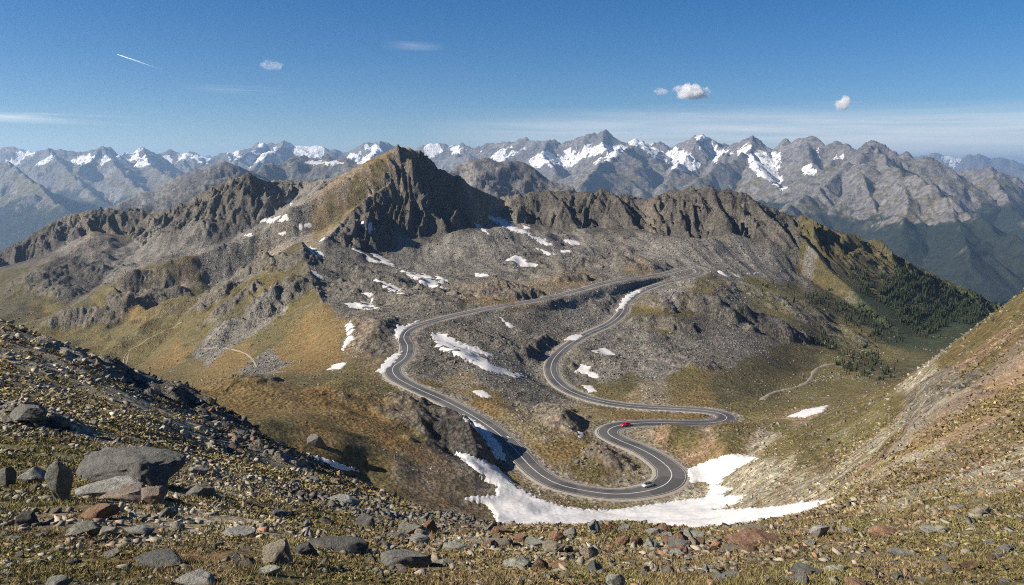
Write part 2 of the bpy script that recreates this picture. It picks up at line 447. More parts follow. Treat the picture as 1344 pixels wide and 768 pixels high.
# rock knobs and outcrops: (height m, radius m, cliffiness, ymin, points px py)
KNOBS = [
    (15, 62, 0.0, 170, [(330, 532), (400, 535), (470, 545), (530, 560)]), (9, 45, 0.0, 170, [(420, 575), (500, 592), (550, 610)]),
    (30, 110, 0.0, 600, [(520, 318), (560, 316), (600, 326)]), (26, 90, 0.0, 700, [(640, 318), (690, 322)]), (26, 90, 0.0, 700, [(790, 312), (850, 318)]), (26, 80, 0.0, 700, [(905, 328), (960, 322), (1010, 330)]),
    (14, 46, 0.3, 450, [(455, 352), (490, 362), (520, 380)]), (12, 40, 0.35, 450, [(535, 392), (565, 400)]), (12, 46, 0.25, 450, [(600, 366), (640, 362)]), (12, 42, 0.3, 450, [(650, 345), (690, 338), (715, 342)]),
    (12, 40, 0.35, 450, [(765, 332), (800, 330)]), (10, 36, 0.3, 450, [(815, 350), (850, 348)]), (-9, 34, 0.0, 450, [(560, 375), (600, 385)]), (-8, 32, 0.0, 450, [(700, 362), (730, 350)]), (-8, 30, 0.0, 450, [(500, 345), (540, 350)]),
    (7, 22, 0.4, 400, [(610, 440), (650, 450), (690, 462)]), (6, 18, 0.4, 400, [(575, 455), (600, 470)]), (6, 20, 0.4, 400, [(760, 465), (800, 478)]), (7, 22, 0.4, 400, [(840, 440), (860, 460)]), (6, 18, 0.3, 380, [(880, 470), (920, 480)]),
    (5, 14, 0.3, 200, [(300, 505), (340, 498)]), (4, 16, 0.2, 200, [(430, 520), (480, 530)]),
    (34, 95, 0.15, 600, [(250, 325), (205, 360), (150, 395), (90, 430)]), (26, 70, 0.2, 600, [(120, 318), (85, 345), (40, 375)]),
    (-26, 75, 0.0, 600, [(352, 290), (320, 335), (262, 385), (215, 430), (170, 470)]), (-20, 60, 0.0, 600, [(180, 320), (150, 350), (95, 385), (30, 420)]),
    (20, 60, 0.25, 500, [(300, 345), (262, 372), (225, 408), (190, 440)]), (12, 34, 0.3, 450, [(375, 380), (335, 415), (290, 440)]),
    (-9, 26, 0.0, 450, [(400, 378), (365, 405), (315, 435), (270, 460)]), (12, 40, 0.4, 500, [(310, 322), (345, 300), (380, 285)]),
    (9, 26, 0.8, 150, [(560, 558), (592, 570), (615, 582)]), (7, 16, 0.6, 150, [(615, 575), (632, 590)]),
    (5, 24, 0.15, 150, [(740, 560), (765, 580), (788, 598)]), (3.5, 7, 0.8, 150, [(790, 592), (812, 607)]),
    (6, 26, 0.1, 150, [(845, 568), (895, 566), (950, 566)]), (4, 12, 0.6, 200, [(905, 546), (935, 547)]),
    (13, 38, 0.8, 450, [(590, 385), (640, 382), (690, 388)]), (14, 40, 0.7, 500, [(735, 352), (780, 345), (835, 352)]),
    (10, 28, 0.7, 500, [(700, 356), (720, 362), (745, 368)]),
    (15, 34, 0.7, 450, [(870, 400), (905, 398), (940, 412)]), (9, 24, 0.8, 400, [(850, 425), (885, 428)]),
    (12, 30, 0.8, 450, [(960, 412), (1000, 425), (1030, 438)]), (9, 30, 0.5, 450, [(985, 380), (1020, 395), (1060, 405)]),
    (10, 36, 0.4, 450, [(900, 372), (940, 378)]), (10, 36, 0.5, 500, [(1060, 420), (1110, 440)]),
    (6, 13, 0.6, 300, [(720, 540), (745, 553)]),
    (16, 42, 0.8, 600, [(55, 362), (95, 352), (140, 360)]), (14, 36, 0.8, 600, [(95, 415), (150, 405), (215, 388)]),
    (12, 30, 0.7, 600, [(60, 378), (90, 385)]), (10, 34, 0.6, 600, [(180, 368), (205, 376)]),
    (14, 30, 0.8, 500, [(275, 395), (310, 370), (350, 345)]), (10, 22, 0.8, 500, [(290, 410), (325, 385)]),
    (12, 26, 0.7, 500, [(375, 350), (392, 335)]), (9, 22, 0.7, 400, [(395, 372), (380, 385)]),
    (9, 26, 0.7, 350, [(455, 375), (480, 385), (505, 395)]), (7, 22, 0.6, 350, [(480, 420), (500, 440)]),
    (8, 26, 0.6, 400, [(455, 350), (480, 358)]), (5, 14, 0.7, 300, [(500, 452), (515, 460)]),
    (8, 22, 0.7, 300, [(730, 452), (722, 470)]), (6, 18, 0.5, 300, [(800, 408), (812, 395)]),
    (5, 20, 0.6, 300, [(560, 520), (620, 560)]), 
    (0.8, 3.0, 0.8, 30, [(255, 536), (290, 554), (330, 577)]), (0.6, 2.4, 0.8, 30, [(340, 587), (380, 608)]), (0.9, 4, 0.7, 30, [(190, 506), (230, 524)]),
    (0.8, 3, 0.8, 30, [(100, 470), (140, 484)]), (0.5, 2, 0.8, 20, [(30, 545), (60, 560)]),
    (1.6, 6, 0.8, 60, [(1215, 505), (1235, 525), (1225, 560)]), (1.2, 6, 0.6, 60, [(1310, 490), (1344, 480)]),
]


def add_knob(spec):
    H, R, c, ymin, pts = spec
    P = np.array([raymarch(px, py, ymin) for px, py in pts])
    win = seg_window(P, R * 1.5)
    x, y = XX[win], YY[win]
    d = np.full(x.shape, 1e9)
    for p, q in zip(P[:-1], P[1:]):
        d = np.minimum(d, seg_dist(x, y, p, q)[0])
    d = d * (1 + 0.45 * pnoise(x / (0.8 * R), y / (0.8 * R), 21) + 0.25 * pnoise(x / (0.3 * R), y / (0.3 * R), 22)) / R
    prof = (1 - c) * np.clip(1 - d, 0, 1) ** 1.3 + c * sstep(1.0, 0.35, d) * (1 - 0.4 * np.clip(d, 0, 1))
    hh = H * prof * (1 + 0.35 * pnoise(x / (0.45 * R), y / (0.45 * R), 23))
    Z[win] += hh * (0.55 if ymin > 60 else 1.0)
    m = c * sstep(0.02, 0.3, prof)
    cliff[win] = np.maximum(cliff[win], 0.75 * m)
    rough[win] = np.maximum(rough[win], 1 + 0.9 * m)


for _s in KNOBS:
    add_knob(_s)

# ------------------------------------------------------------------ road bed
rdist = np.full(Z.shape, 1e6, f32)
rz = np.zeros(Z.shape, f32)
for i in range(0, len(ROAD), 3):
    p = ROAD[i]
    win = seg_window(p[None, :2], 26)
    x, y = XX[win], YY[win]
    d = np.sqrt((x - p[0]) ** 2 + (y - p[1]) ** 2) - (p[3] - 8) * 0.5
    m = d < rdist[win]
    rdist[win] = np.where(m, d, rdist[win])
    rz[win] = np.where(m, p[2], rz[win])
_w = sstep(20, 6.8, rdist)
Z = Z * (1 - _w) + (rz - 0.12) * _w
calm = sstep(5.5, 12, rdist)             # no broken ground on the road bed
Z0 = Z.copy()
print('ridges, knobs, road', round(time.time() - T_START, 1))

# ------------------------------------------------------------------ ground cover painted as named kinds of ground
#        stone colour, plant colour, share of plants, brokenness
KIND = {
    'S': ((.172, .163, .145), (.120, .102, .050), .12, 0.9),   # grey scree
    'B': ((.150, .140, .118), (.122, .104, .050), .30, 1.7),   # boulder field
    'G': ((.175, .158, .122), (.115, .098, .042), .76, 0.8),  # olive grass
    'D': ((.135, .122, .098), (.080, .072, .034), .68, 1.0),   # darker grass
    'O': ((.200, .165, .115), (.165, .120, .050), .82, 0.45),  # ochre autumn grass
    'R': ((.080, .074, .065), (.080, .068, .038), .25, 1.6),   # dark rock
    'P': ((.330, .310, .280), (.150, .130, .070), .08, 0.7),   # pale scree
    'E': ((.255, .185, .128), (.180, .135, .065), .50, 1.3),   # rusty soil and rock
    'M': ((.220, .205, .160), (.142, .124, .050), .70, 0.6),   # mossy green
    'F': ((.120, .115, .090), (.040, .052, .026), .80, 0.8),   # wooded floor
    'L': ((.295, .270, .205), (.195, .152, .072), .40, 1.4),   # lichen-green blocks
    'W': ((.215, .180, .138), (.150, .115, .058), .58, 0.8),   # brown heath
    'Y': ((.330, .290, .225), (.225, .185, .092), .52, 0.9),   # dry tawny slope
    'T': ((.250, .220, .170), (.185, .150, .070), .55, 0.4),   # tan verge
}
PAINT = [
    # foreground
    (0, 760, 'M'), (60, 740, 'M'), (150, 760, 'G'), (250, 740, 'W'), (380, 760, 'G'), (480, 745, 'G'), (600, 750, 'W'), (700, 760, 'W'),
    (800, 755, 'M'), (900, 750, 'W'), (980, 760, 'G'), (1080, 755, 'M'), (1180, 745, 'W'), (1280, 755, 'G'), (1340, 720, 'G'),
    (30, 640, 'M'), (60, 580, 'M'), (120, 700, 'W'), (220, 690, 'Y'), (330, 690, 'Y'), (420, 690, 'G'), (520, 710, 'W'), (640, 715, 'L'),
    (740, 715, 'L'), (700, 700, 'W'), (840, 700, 'G'), (800, 725, 'W'), (900, 715, 'L'), (1000, 705, 'W'), (960, 725, 'W'), (1080, 700, 'W'), (1120, 690, 'M'), (1200, 680, 'W'),
    (1280, 690, 'M'), (1344, 660, 'G'), (1240, 655, 'M'), (1180, 665, 'L'), (1090, 680, 'W'), (1290, 640, 'L'), (1344, 600, 'L'),
    (20, 460, 'Y'), (80, 500, 'Y'), (40, 520, 'Y'), (120, 560, 'Y'), (160, 520, 'Y'), (240, 560, 'Y'), (300, 580, 'B'), (360, 620, 'Y'), (260, 600, 'Y'),
    (330, 640, 'Y'), (430, 660, 'B'), (500, 665, 'B'), (560, 685, 'B'), (200, 580, 'Y'), (60, 450, 'Y'), (200, 510, 'B'),
    # right hillside
    (1335, 505, 'E'), (1265, 565, 'E'), (1215, 575, 'E'), (1160, 595, 'E'), (1130, 605, 'L'), (1075, 625, 'L'), (1200, 545, 'L'), (1225, 525, 'L'), (1300, 455, 'E'), (1344, 400, 'G'), (1300, 430, 'G'), (1330, 460, 'W'), (1250, 460, 'G'), (1290, 480, 'G'), (1210, 495, 'L'), (1240, 510, 'G'), (1344, 520, 'W'),
    (1300, 520, 'E'), (1344, 560, 'G'), (1300, 570, 'W'), (1260, 550, 'W'), (1250, 590, 'W'), (1290, 600, 'W'), (1210, 600, 'L'), (1180, 620, 'W'), (1130, 630, 'L'),
    (1200, 560, 'L'), (1170, 580, 'G'), (1120, 600, 'L'), (1080, 620, 'W'), (1040, 640, 'L'), (1000, 655, 'L'), (1150, 550, 'M'), (1100, 570, 'M'), (1180, 530, 'G'),
    (1060, 590, 'G'), (1020, 610, 'L'), (1060, 570, 'G'), (1000, 580, 'L'), (1120, 545, 'G'), (1080, 555, 'G'), (1020, 560, 'G'), (1100, 535, 'G'), (1050, 546, 'E'), (1080, 640, 'L'),
    (1160, 605, 'L'), (980, 640, 'L'), (1030, 595, 'M'), (1150, 515, 'G'),
    # inside the hairpins and verges
    (870, 580, 'E'), (900, 600, 'E'), (900, 575, 'G'), (950, 570, 'G'), (930, 590, 'E'), (850, 568, 'T'), (890, 562, 'G'), (970, 558, 'G'),
    (740, 590, 'O'), (720, 570, 'T'), (760, 610, 'G'), (790, 620, 'G'), (800, 600, 'W'), (700, 560, 'T'), (690, 540, 'T'), (740, 560, 'W'), (640, 520, 'O'), (610, 505, 'T'),
    (590, 480, 'B'), (660, 510, 'B'), (700, 520, 'B'), (760, 545, 'T'), (840, 546, 'O'), (900, 547, 'O'), (850, 520, 'T'), (920, 525, 'O'), (980, 535, 'G'), (790, 515, 'G'), (830, 625, 'T'),
    (740, 630, 'T'), (700, 600, 'O'), (900, 640, 'L'), (870, 655, 'L'), (800, 662, 'T'), (930, 645, 'L'), (690, 650, 'T'),
    # scree between the roads
    (640, 480, 'S'), (600, 450, 'B'), (680, 450, 'B'), (720, 420, 'B'), (640, 425, 'B'), (760, 410, 'S'), (690, 480, 'S'), (560, 440, 'B'), (800, 392, 'S'), (840, 375, 'S'), (560, 480, 'B'),
    (790, 450, 'S'), (800, 480, 'S'), (770, 470, 'B'), (830, 440, 'S'), (850, 480, 'S'), (820, 500, 'D'), (880, 470, 'S'), (900, 500, 'G'), (950, 505, 'D'), (930, 470, 'B'),
    # knobs right
    (850, 400, 'G'), (880, 385, 'P'), (900, 400, 'D'), (870, 415, 'D'), (920, 420, 'R'), (950, 430, 'B'), (960, 450, 'S'), (990, 440, 'B'), (1000, 425, 'R'), (950, 390, 'B'), (940, 375, 'G'),
    (1000, 380, 'M'), (1040, 380, 'D'), (1030, 400, 'M'), (1070, 410, 'D'), (1000, 480, 'D'), (1040, 470, 'D'), (960, 520, 'D'), (1000, 510, 'D'), (1050, 500, 'G'), (1100, 490, 'M'), (1050, 515, 'M'),
    (1100, 460, 'M'), (1150, 460, 'M'), (1150, 480, 'D'), (1060, 440, 'D'), (1120, 430, 'M'), (1180, 440, 'F'), (1140, 400, 'F'), (1100, 400, 'D'), (1180, 410, 'F'), (1230, 420, 'F'),
    (1270, 405, 'F'), (1100, 380, 'D'), (1060, 350, 'S'), (1100, 350, 'D'), (1150, 370, 'D'), (1130, 340, 'D'), (1200, 370, 'D'), (1240, 385, 'D'), (1200, 395, 'D'),
    (1080, 330, 'D'), (1060, 310, 'D'), (1100, 320, 'D'), (1150, 345, 'D'),
    # basin above the upper road
    (640, 380, 'W'), (700, 385, 'W'), (760, 365, 'W'), (840, 350, 'W'), (600, 370, 'B'), (600, 350, 'B'), (660, 350, 'S'), (700, 345, 'B'), (680, 315, 'S'), (650, 320, 'S'),
    (750, 325, 'S'), (800, 345, 'B'), (850, 335, 'S'), (900, 345, 'S'), (950, 345, 'S'), (1000, 345, 'S'), (880, 352, 'S'), (920, 330, 'S'), (970, 325, 'S'), (650, 268, 'S'), (680, 290, 'S'), (720, 310, 'S'),
    (640, 262, 'W'), (1030, 350, 'S'), (1050, 335, 'D'), (1040, 320, 'R'), (1075, 350, 'D'),
    # right ridge cliffs
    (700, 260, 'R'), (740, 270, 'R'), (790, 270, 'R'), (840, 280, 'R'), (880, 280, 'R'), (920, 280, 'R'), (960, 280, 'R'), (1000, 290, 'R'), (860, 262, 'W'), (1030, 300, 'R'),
    # pyramid
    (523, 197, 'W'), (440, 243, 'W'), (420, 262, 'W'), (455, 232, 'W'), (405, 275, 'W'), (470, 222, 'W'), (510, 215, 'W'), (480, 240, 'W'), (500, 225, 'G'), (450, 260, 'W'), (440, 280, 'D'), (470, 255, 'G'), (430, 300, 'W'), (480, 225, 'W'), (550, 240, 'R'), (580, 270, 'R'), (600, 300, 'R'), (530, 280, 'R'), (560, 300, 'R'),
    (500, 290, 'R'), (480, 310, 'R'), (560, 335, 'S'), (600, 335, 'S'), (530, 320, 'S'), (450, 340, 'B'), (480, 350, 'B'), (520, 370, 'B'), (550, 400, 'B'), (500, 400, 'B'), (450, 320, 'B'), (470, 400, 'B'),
    (520, 430, 'B'), (430, 350, 'B'), (440, 390, 'B'), (500, 450, 'D'), (470, 440, 'W'), (480, 470, 'W'),
    # arete left side and slopes to the valley
    (410, 420, 'O'), (430, 450, 'O'), (400, 440, 'O'), (370, 420, 'G'), (380, 460, 'O'), (350, 450, 'G'), (420, 480, 'O'), (400, 400, 'G'), (390, 370, 'D'), (380, 340, 'D'), (360, 360, 'G'), (330, 380, 'G'),
    (310, 400, 'D'), (340, 400, 'S'), (300, 430, 'S'), (360, 400, 'S'), (260, 440, 'G'), (280, 460, 'S'), (230, 470, 'O'), (310, 470, 'O'), (200, 460, 'G'), (240, 480, 'G'), (350, 475, 'S'),
    (350, 320, 'S'), (400, 280, 'S'), (330, 300, 'S'), (370, 270, 'S'), (300, 330, 'S'), (320, 350, 'S'), (400, 255, 'S'), (280, 350, 'S'), (350, 330, 'W'),
    # left valley
    (100, 310, 'S'), (200, 310, 'S'), (250, 310, 'S'), (290, 290, 'R'), (320, 260, 'R'), (230, 285, 'R'), (180, 285, 'D'), (120, 285, 'D'), (60, 310, 'R'), (20, 340, 'R'), (110, 300, 'W'), (270, 265, 'D'), (300, 250, 'D'),
    (40, 380, 'D'), (100, 370, 'R'), (150, 350, 'S'), (200, 360, 'G'), (240, 350, 'W'), (130, 390, 'G'), (180, 380, 'D'), (230, 390, 'G'), (180, 400, 'O'), (250, 400, 'G'), (100, 400, 'D'), (50, 410, 'G'), (120, 430, 'G'),
    (160, 440, 'G'), (100, 440, 'G'), (200, 430, 'G'), (30, 400, 'D'), (150, 410, 'D'), (220, 370, 'D'), (150, 470, 'G'), (260, 380, 'D'), (10, 360, 'D'),
    # meadow shelf
    (300, 510, 'O'), (400, 500, 'G'), (350, 530, 'O'), (420, 530, 'O'), (480, 510, 'G'), (450, 560, 'O'), (520, 560, 'O'), (520, 530, 'O'), (560, 545, 'G'), (580, 570, 'R'), (480, 600, 'G'), (540, 610, 'W'), (400, 580, 'O'), (580, 620, 'W'),
    (450, 490, 'G'), (600, 580, 'R'), (630, 590, 'R'), (370, 560, 'G'), (600, 640, 'W'), (560, 520, 'G'), (500, 650, 'W'),
]
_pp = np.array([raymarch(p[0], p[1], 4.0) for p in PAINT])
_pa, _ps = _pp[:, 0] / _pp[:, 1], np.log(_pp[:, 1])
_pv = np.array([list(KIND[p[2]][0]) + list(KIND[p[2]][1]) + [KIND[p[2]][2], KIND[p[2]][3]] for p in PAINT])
da = np.linspace(A0, A1, 420)
dsr = np.linspace(srow[0], srow[-1], 460)
_qa, _qs = np.meshgrid(da, dsr)
_qa = _qa + 0.006 * fbm(_qa * 40, _qs * 16, 3, 31)
_qs = _qs + 0.02 * fbm(_qa * 40, _qs * 16, 3, 41)
_q = np.stack([_qa.ravel(), _qs.ravel() * 0.30], 1)
_p = np.stack([_pa, _ps * 0.30], 1)
_cov = np.empty((len(_q), 8))


def _idw(i0, i1):
    d2 = ((_q[i0:i1, None] - _p[None]) ** 2).sum(-1) + 1e-6
    w = d2 ** -3.0
    _cov[i0:i1] = (w @ _pv) / w.sum(1, keepdims=True)


rowmap(_idw, len(_q), 3000)
_cov = _cov.reshape(len(dsr), len(da), 8)
_ci = np.clip((acol - da[0]) / (da[1] - da[0]), 0, len(da) - 1.001)
_ri = np.clip((srow - dsr[0]) / (dsr[1] - dsr[0]), 0, len(dsr) - 1.001)


def lin2(G):
    r0, c0 = _ri.astype(int), _ci.astype(int)
    fr, fc = (_ri - r0)[:, None], (_ci - c0)[None, :]
    g = (G[r0] * (1 - fr) + G[r0 + 1] * fr)
    return (g[:, c0] * (1 - fc) + g[:, c0 + 1] * fc).astype(f32)


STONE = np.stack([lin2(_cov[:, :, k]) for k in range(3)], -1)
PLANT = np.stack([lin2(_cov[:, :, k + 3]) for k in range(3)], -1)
VEG = lin2(_cov[:, :, 6])
ROUGH = lin2(_cov[:, :, 7]) * rough
# bare rock where it is steep
rock_c = np.array([.090, .084, .074], f32)
_cl = cliff[..., None]
STONE = STONE * (1 - 0.7 * _cl) + rock_c * 0.7 * _cl
VEG = VEG * (1 - 0.75 * cliff)
# gravel by the road
_g = sstep(8.2, 6.0, rdist)[..., None]
STONE = STONE * (1 - _g) + np.array([.24, .215, .175], f32) * _g
VEG = VEG * (1 - 0.85 * _g[..., 0])
print('cover', round(time.time() - T_START, 1))

# ------------------------------------------------------------------ broken ground
LAM = [170 / 1.9 ** k for k in range(13)]


def _detail(r0, r1):
    y = Yrow[r0:r1][:, None]
    x, yy = XX[r0:r1], YY[r0:r1]
    sp = max(DA * y.max(), (srow[min(r1, NS - 1)] - srow[r0]) / max(1, r1 - r0) * y.max())
    rg = ROUGH[r0:r1]
    acc = np.zeros(x.shape, f32)
    for k, lam in enumerate(LAM):
        wf = sstep(1.6, 3.0, lam / (DA * y.max()))
        if wf <= 0 or lam < 0.02:
            continue
        wl = 1 - sstep(0.12, 0.35, lam / y)
        if wl.max() <= 0:
            continue
        n = pnoise(x / lam, yy / lam, 50 + k)
        n = n * 0.5 + (0.28 - np.abs(pnoise(x / lam * 1.3, yy / lam * 1.3, 80 + k)) * 1.15) * 0.75
        acc += (0.034 * lam ** 0.9 * wf * wl) * n
    acc *= rg
    if y.min() > 820:      # rills running down the scree
        rl = 0.3 - np.abs(pnoise((x + 0.18 * yy + 8 * pnoise(x / 60, yy / 60, 120)) / 24, yy / 190, 121)) + 0.5 * (0.3 - np.abs(pnoise((x + 0.18 * yy) / 10, yy / 90, 122)))
        acc += 2.6 * rl * sstep(0.4, 0.2, VEG[r0:r1]) * (1 - cliff[r0:r1]) * sstep(820, 950, y)
    # layered cliff relief
    cw = cliff[r0:r1]
    if cw.max() > 0.02 and y.min() > 40:
        acc += cw * (6.5 * (0.35 - np.abs(pnoise((x + 0.3 * yy) / 19, yy / 60, 101))) + 3.6 * (0.35 - np.abs(pnoise((x + 0.3 * yy) / 8, yy / 22, 102))) + 2.6 * (0.35 - np.abs(pnoise((x + 0.2 * yy) / 4.2, yy / 6, 103))) + 1.2 * pnoise(x / 2.6, yy / 3.4, 104)) * np.minimum(1, y / 700)
    Z[r0:r1] += acc * calm[r0:r1]


rowmap(_detail, NS, 32)
# edge of the near slope never above the eye
print('detail', round(time.time() - T_START, 1))


# ------------------------------------------------------------------ objects
def link(name, me, parent=None, **props):
    o = bpy.data.objects.new(name, me)
    COL.objects.link(o)
    if parent is not None:
        o.parent = parent
    for k, v in props.items():
        o[k] = v
    return o


def mesh_from(verts, quads, name, smooth=True, attrs=None, tris=None, mat=None):
    me = bpy.data.meshes.new(name)
    verts = np.ascontiguousarray(verts, f32)
    parts, sizes = [], []
    if quads is not None and len(quads):
        parts.append(np.asarray(quads, np.int32).ravel())
        sizes.append(np.full(len(quads), 4, np.int32))
    if tris is not None and len(tris):
        parts.append(np.asarray(tris, np.int32).ravel())
        sizes.append(np.full(len(tris), 3, np.int32))
    loops = np.concatenate(parts)
    sizes = np.concatenate(sizes)
    me.vertices.add(len(verts))
    me.vertices.foreach_set('co', verts.ravel())
    me.loops.add(len(loops))
    me.loops.foreach_set('vertex_index', loops)
    me.polygons.add(len(sizes))
    st = np.r_[0, np.cumsum(sizes)[:-1]].astype(np.int32)
    me.polygons.foreach_set('loop_start', st)
    if smooth:
        me.polygons.foreach_set('use_smooth', np.ones(len(sizes), bool))
    for nm, v in (attrs or {}).items():
        if v.ndim == 2:
            at = me.attributes.new(nm, 'FLOAT_COLOR', 'POINT')
            at.data.foreach_set('color', np.ascontiguousarray(v, f32).ravel())
        else:
            at = me.attributes.new(nm, 'FLOAT', 'POINT')
            at.data.foreach_set('value', np.ascontiguousarray(v, f32))
    me.update(calc_edges=True)
    if mat:
        me.materials.append(mat)
    return me


def grid_quads(nr, nc):
    i = np.arange((nr - 1) * nc).reshape(nr - 1, nc)[:, :-1]
    return np.stack([i, i + 1, i + nc + 1, i + nc], -1).reshape(-1, 4)


# ------------------------------------------------------------------ materials
def new_mat(name):
    m = bpy.data.materials.new(name)
    m.use_nodes = True
    nt = m.node_tree
    return m, nt, nt.nodes, nt.links, nt.nodes['Principled BSDF']


class NB:
    """small helper to wire nodes"""

    def __init__(self, nt):
        self.nt, self.N, self.L = nt, nt.nodes, nt.links
        self.geo = None

    def _set(self, sock, v):
        if hasattr(v, 'is_linked') or hasattr(v, 'links'):
            self.L.new(v, sock)
        else:
            sock.default_value = v

    def pos(self):
        if self.geo is None:
            self.geo = self.N.new('ShaderNodeNewGeometry')
        return self.geo.outputs['Position']

    def obj(self):
        return self.N.new('ShaderNodeTexCoord').outputs['Object']

    def attr(self, name, out='Fac'):
        n = self.N.new('ShaderNodeAttribute')
        n.attribute_name = name
        return n.outputs[out]

    def noise(self, vec, scale, detail=4, rough=0.6, dist=0.0):
        n = self.N.new('ShaderNodeTexNoise')
        self.L.new(vec, n.inputs['Vector'])
        n.inputs['Scale'].default_value = scale
        n.inputs['Detail'].default_value = detail
        n.inputs['Roughness'].default_value = rough
        n.inputs['Distortion'].default_value = dist
        return n.outputs['Fac']

    def voro(self, vec, scale, out='Distance', feature='F1'):
        n = self.N.new('ShaderNodeTexVoronoi')
        n.feature = feature
        self.L.new(vec, n.inputs['Vector'])
        n.inputs['Scale'].default_value = scale
        return n.outputs[out]

    def mapping(self, vec, scale, rot=(0, 0, 0)):
        n = self.N.new('ShaderNodeMapping')
        self.L.new(vec, n.inputs['Vector'])
        n.inputs['Scale'].default_value = scale
        n.inputs['Rotation'].default_value = rot
        return n.outputs[0]

    def math(self, op, a, b=0.0, c=None, clamp=False):
        n = self.N.new('ShaderNodeMath')
        n.operation = op
        n.use_clamp = clamp
        self._set(n.inputs[0], a)
        self._set(n.inputs[1], b)
        if c is not None:
            self._set(n.inputs[2], c)
        return n.outputs[0]

    def rng(self, v, a, b, c=0.0, d=1.0):
        n = self.N.new('ShaderNodeMapRange')
        self._set(n.inputs[0], v)
        for i, q in enumerate((a, b, c, d)):
            self._set(n.inputs[i + 1], q)
        return n.outputs[0]

    def mix(self, fac, a, b, blend='MIX'):
        n = self.N.new('ShaderNodeMix')
        n.data_type = 'RGBA'
        n.blend_type = blend
        self._set(n.inputs['Factor'], fac)
        self._set(n.inputs[6], a)
        self._set(n.inputs[7], b)
        return n.outputs[2]

    def bump(self, h, strength, dist):
        n = self.N.new('ShaderNodeBump')
        n.inputs['Strength'].default_value = strength
        n.inputs['Distance'].default_value = dist
        self.L.new(h, n.inputs['Height'])
        return n.outputs[0]


def ground_material(name, base, fine, bump_d):
    """base: noise scale of the large patches (1/m); fine: of the small stones"""
    m, nt, N, L, bsdf = new_mat(name)
    b = NB(nt)
    p = b.pos()
    n1 = b.noise(p, base, 9, 0.68)
    n2 = b.noise(p, fine, 7, 0.72)
    n3 = b.noise(p, base * 6, 8, 0.7)
    veg = b.attr('veg')
    th = b.math('ADD', b.math('MULTIPLY', n1, 0.55), b.math('MULTIPLY', n3, 0.45))
    # plants where the mixed noise lies under the share of plants
    v = b.math('SUBTRACT', b.rng(veg, 0, 1, 0.22, 0.76), th)
    v = b.rng(v, -0.05, 0.07)
    st = b.attr('stone', 'Color')
    pl = b.attr('plant', 'Color')
    st = b.mix(1.0, st, b.mix(b.rng(n2, 0.36, 0.64), (.34, .34, .36, 1), (1.75, 1.7, 1.62, 1)), 'MULTIPLY')
    stk = b.noise(b.mapping(p, (0.07, 0.007, 0.02), (0, 0, 0.18)), 1.0, 5, 0.65)
    st = b.mix(1.0, st, b.mix(b.rng(stk, 0.35, 0.65), (.72, .72, .73, 1), (1.25, 1.24, 1.22, 1)), 'MULTIPLY')
    cells = b.voro(p, fine * 1.7, 'Color')
    st = b.mix(0.35, st, b.mix(1.0, st, b.mix(0.45, cells, (1, 1, 1, 1)), 'MULTIPLY'))
    pl = b.mix(1.0, pl, b.mix(b.rng(b.noise(p, fine * 1.3, 6, 0.75), 0.36, 0.64), (.45, .46, .5, 1), (1.6, 1.55, 1.5, 1)), 'MULTIPLY')
    pl = b.mix(b.rng(b.noise(p, base * 2.3, 6, 0.6), 0.5, 0.72, 0, 0.55), pl, b.mix(1.0, pl, (1.25, .85, .62, 1), 'MULTIPLY'))
    c = b.mix(v, st, pl)
    c = b.mix(1.0, c, b.mix(b.rng(n3, 0.3, 0.7), (.66, .65, .64, 1), (1.3, 1.3, 1.3, 1)), 'MULTIPLY')
    L.new(c, bsdf.inputs['Base Color'])
    bsdf.inputs['Roughness'].default_value = 0.95
    bsdf.inputs['Specular IOR Level'].default_value = 0.15
    h = b.math('ADD', n2, b.math('MULTIPLY', b.voro(p, fine * 1.7), 0.5))
    L.new(b.bump(h, 0.9, bump_d), bsdf.inputs['Normal'])
    return m


MAT_NEAR = ground_material('alpine_turf', 0.22, 5.0, 0.09)
MAT_MID = ground_material('mountain_ground', 0.022, 0.42, 1.8)

# split: near slope / middle ground / mountains (each its own sheet sharing border rows)
rgba = lambda c: np.concatenate([c, np.ones(c.shape[:2] + (1,), f32)], -1).reshape(-1, 4)


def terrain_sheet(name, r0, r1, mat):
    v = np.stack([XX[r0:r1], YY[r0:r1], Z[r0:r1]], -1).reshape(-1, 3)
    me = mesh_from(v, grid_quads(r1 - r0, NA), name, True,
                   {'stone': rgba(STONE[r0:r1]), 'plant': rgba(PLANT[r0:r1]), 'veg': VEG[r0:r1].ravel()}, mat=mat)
    return link(name, me, kind='structure')


R1 = int(np.searchsorted(srow, math.log(110)))
R2 = int(np.searchsorted(srow, math.log(800)))
terrain_sheet('ground', 0, R1 + 1, MAT_NEAR)
terrain_sheet('terrain', R1, R2 + 1, MAT_MID)
terrain_sheet('mountain', R2, NS, MAT_MID)
print('sheets', round(time.time() - T_START, 1))

# ------------------------------------------------------------------ far mountains
NAF = 1500
facol = np.linspace(-0.86, 0.86, NAF)


def frows(spans):
    return srows(spans)


def in_poly(px, py, poly):
    """signed distance in pixels to a polygon, positive inside"""
    d = np.full(px.shape, 1e9)
    ins = np.zeros(px.shape, bool)
    n = len(poly)
    for i in range(n):
        x1, y1 = poly[i]
        x2, y2 = poly[(i + 1) % n]
        ex, ey = x2 - x1, y2 - y1
        t = np.clip(((px - x1) * ex + (py - y1) * ey) / max(1e-9, ex * ex + ey * ey), 0, 1)
        d = np.minimum(d, (px - x1 - t * ex) ** 2 + (py - y1 - t * ey) ** 2)
        if y1 != y2:
            c = ((y1 > py) != (y2 > py)) & (px < (x2 - x1) * (py - y1) / (y2 - y1) + x1)
            ins ^= c
    d = np.sqrt(d)
    return np.where(ins, d, -d)


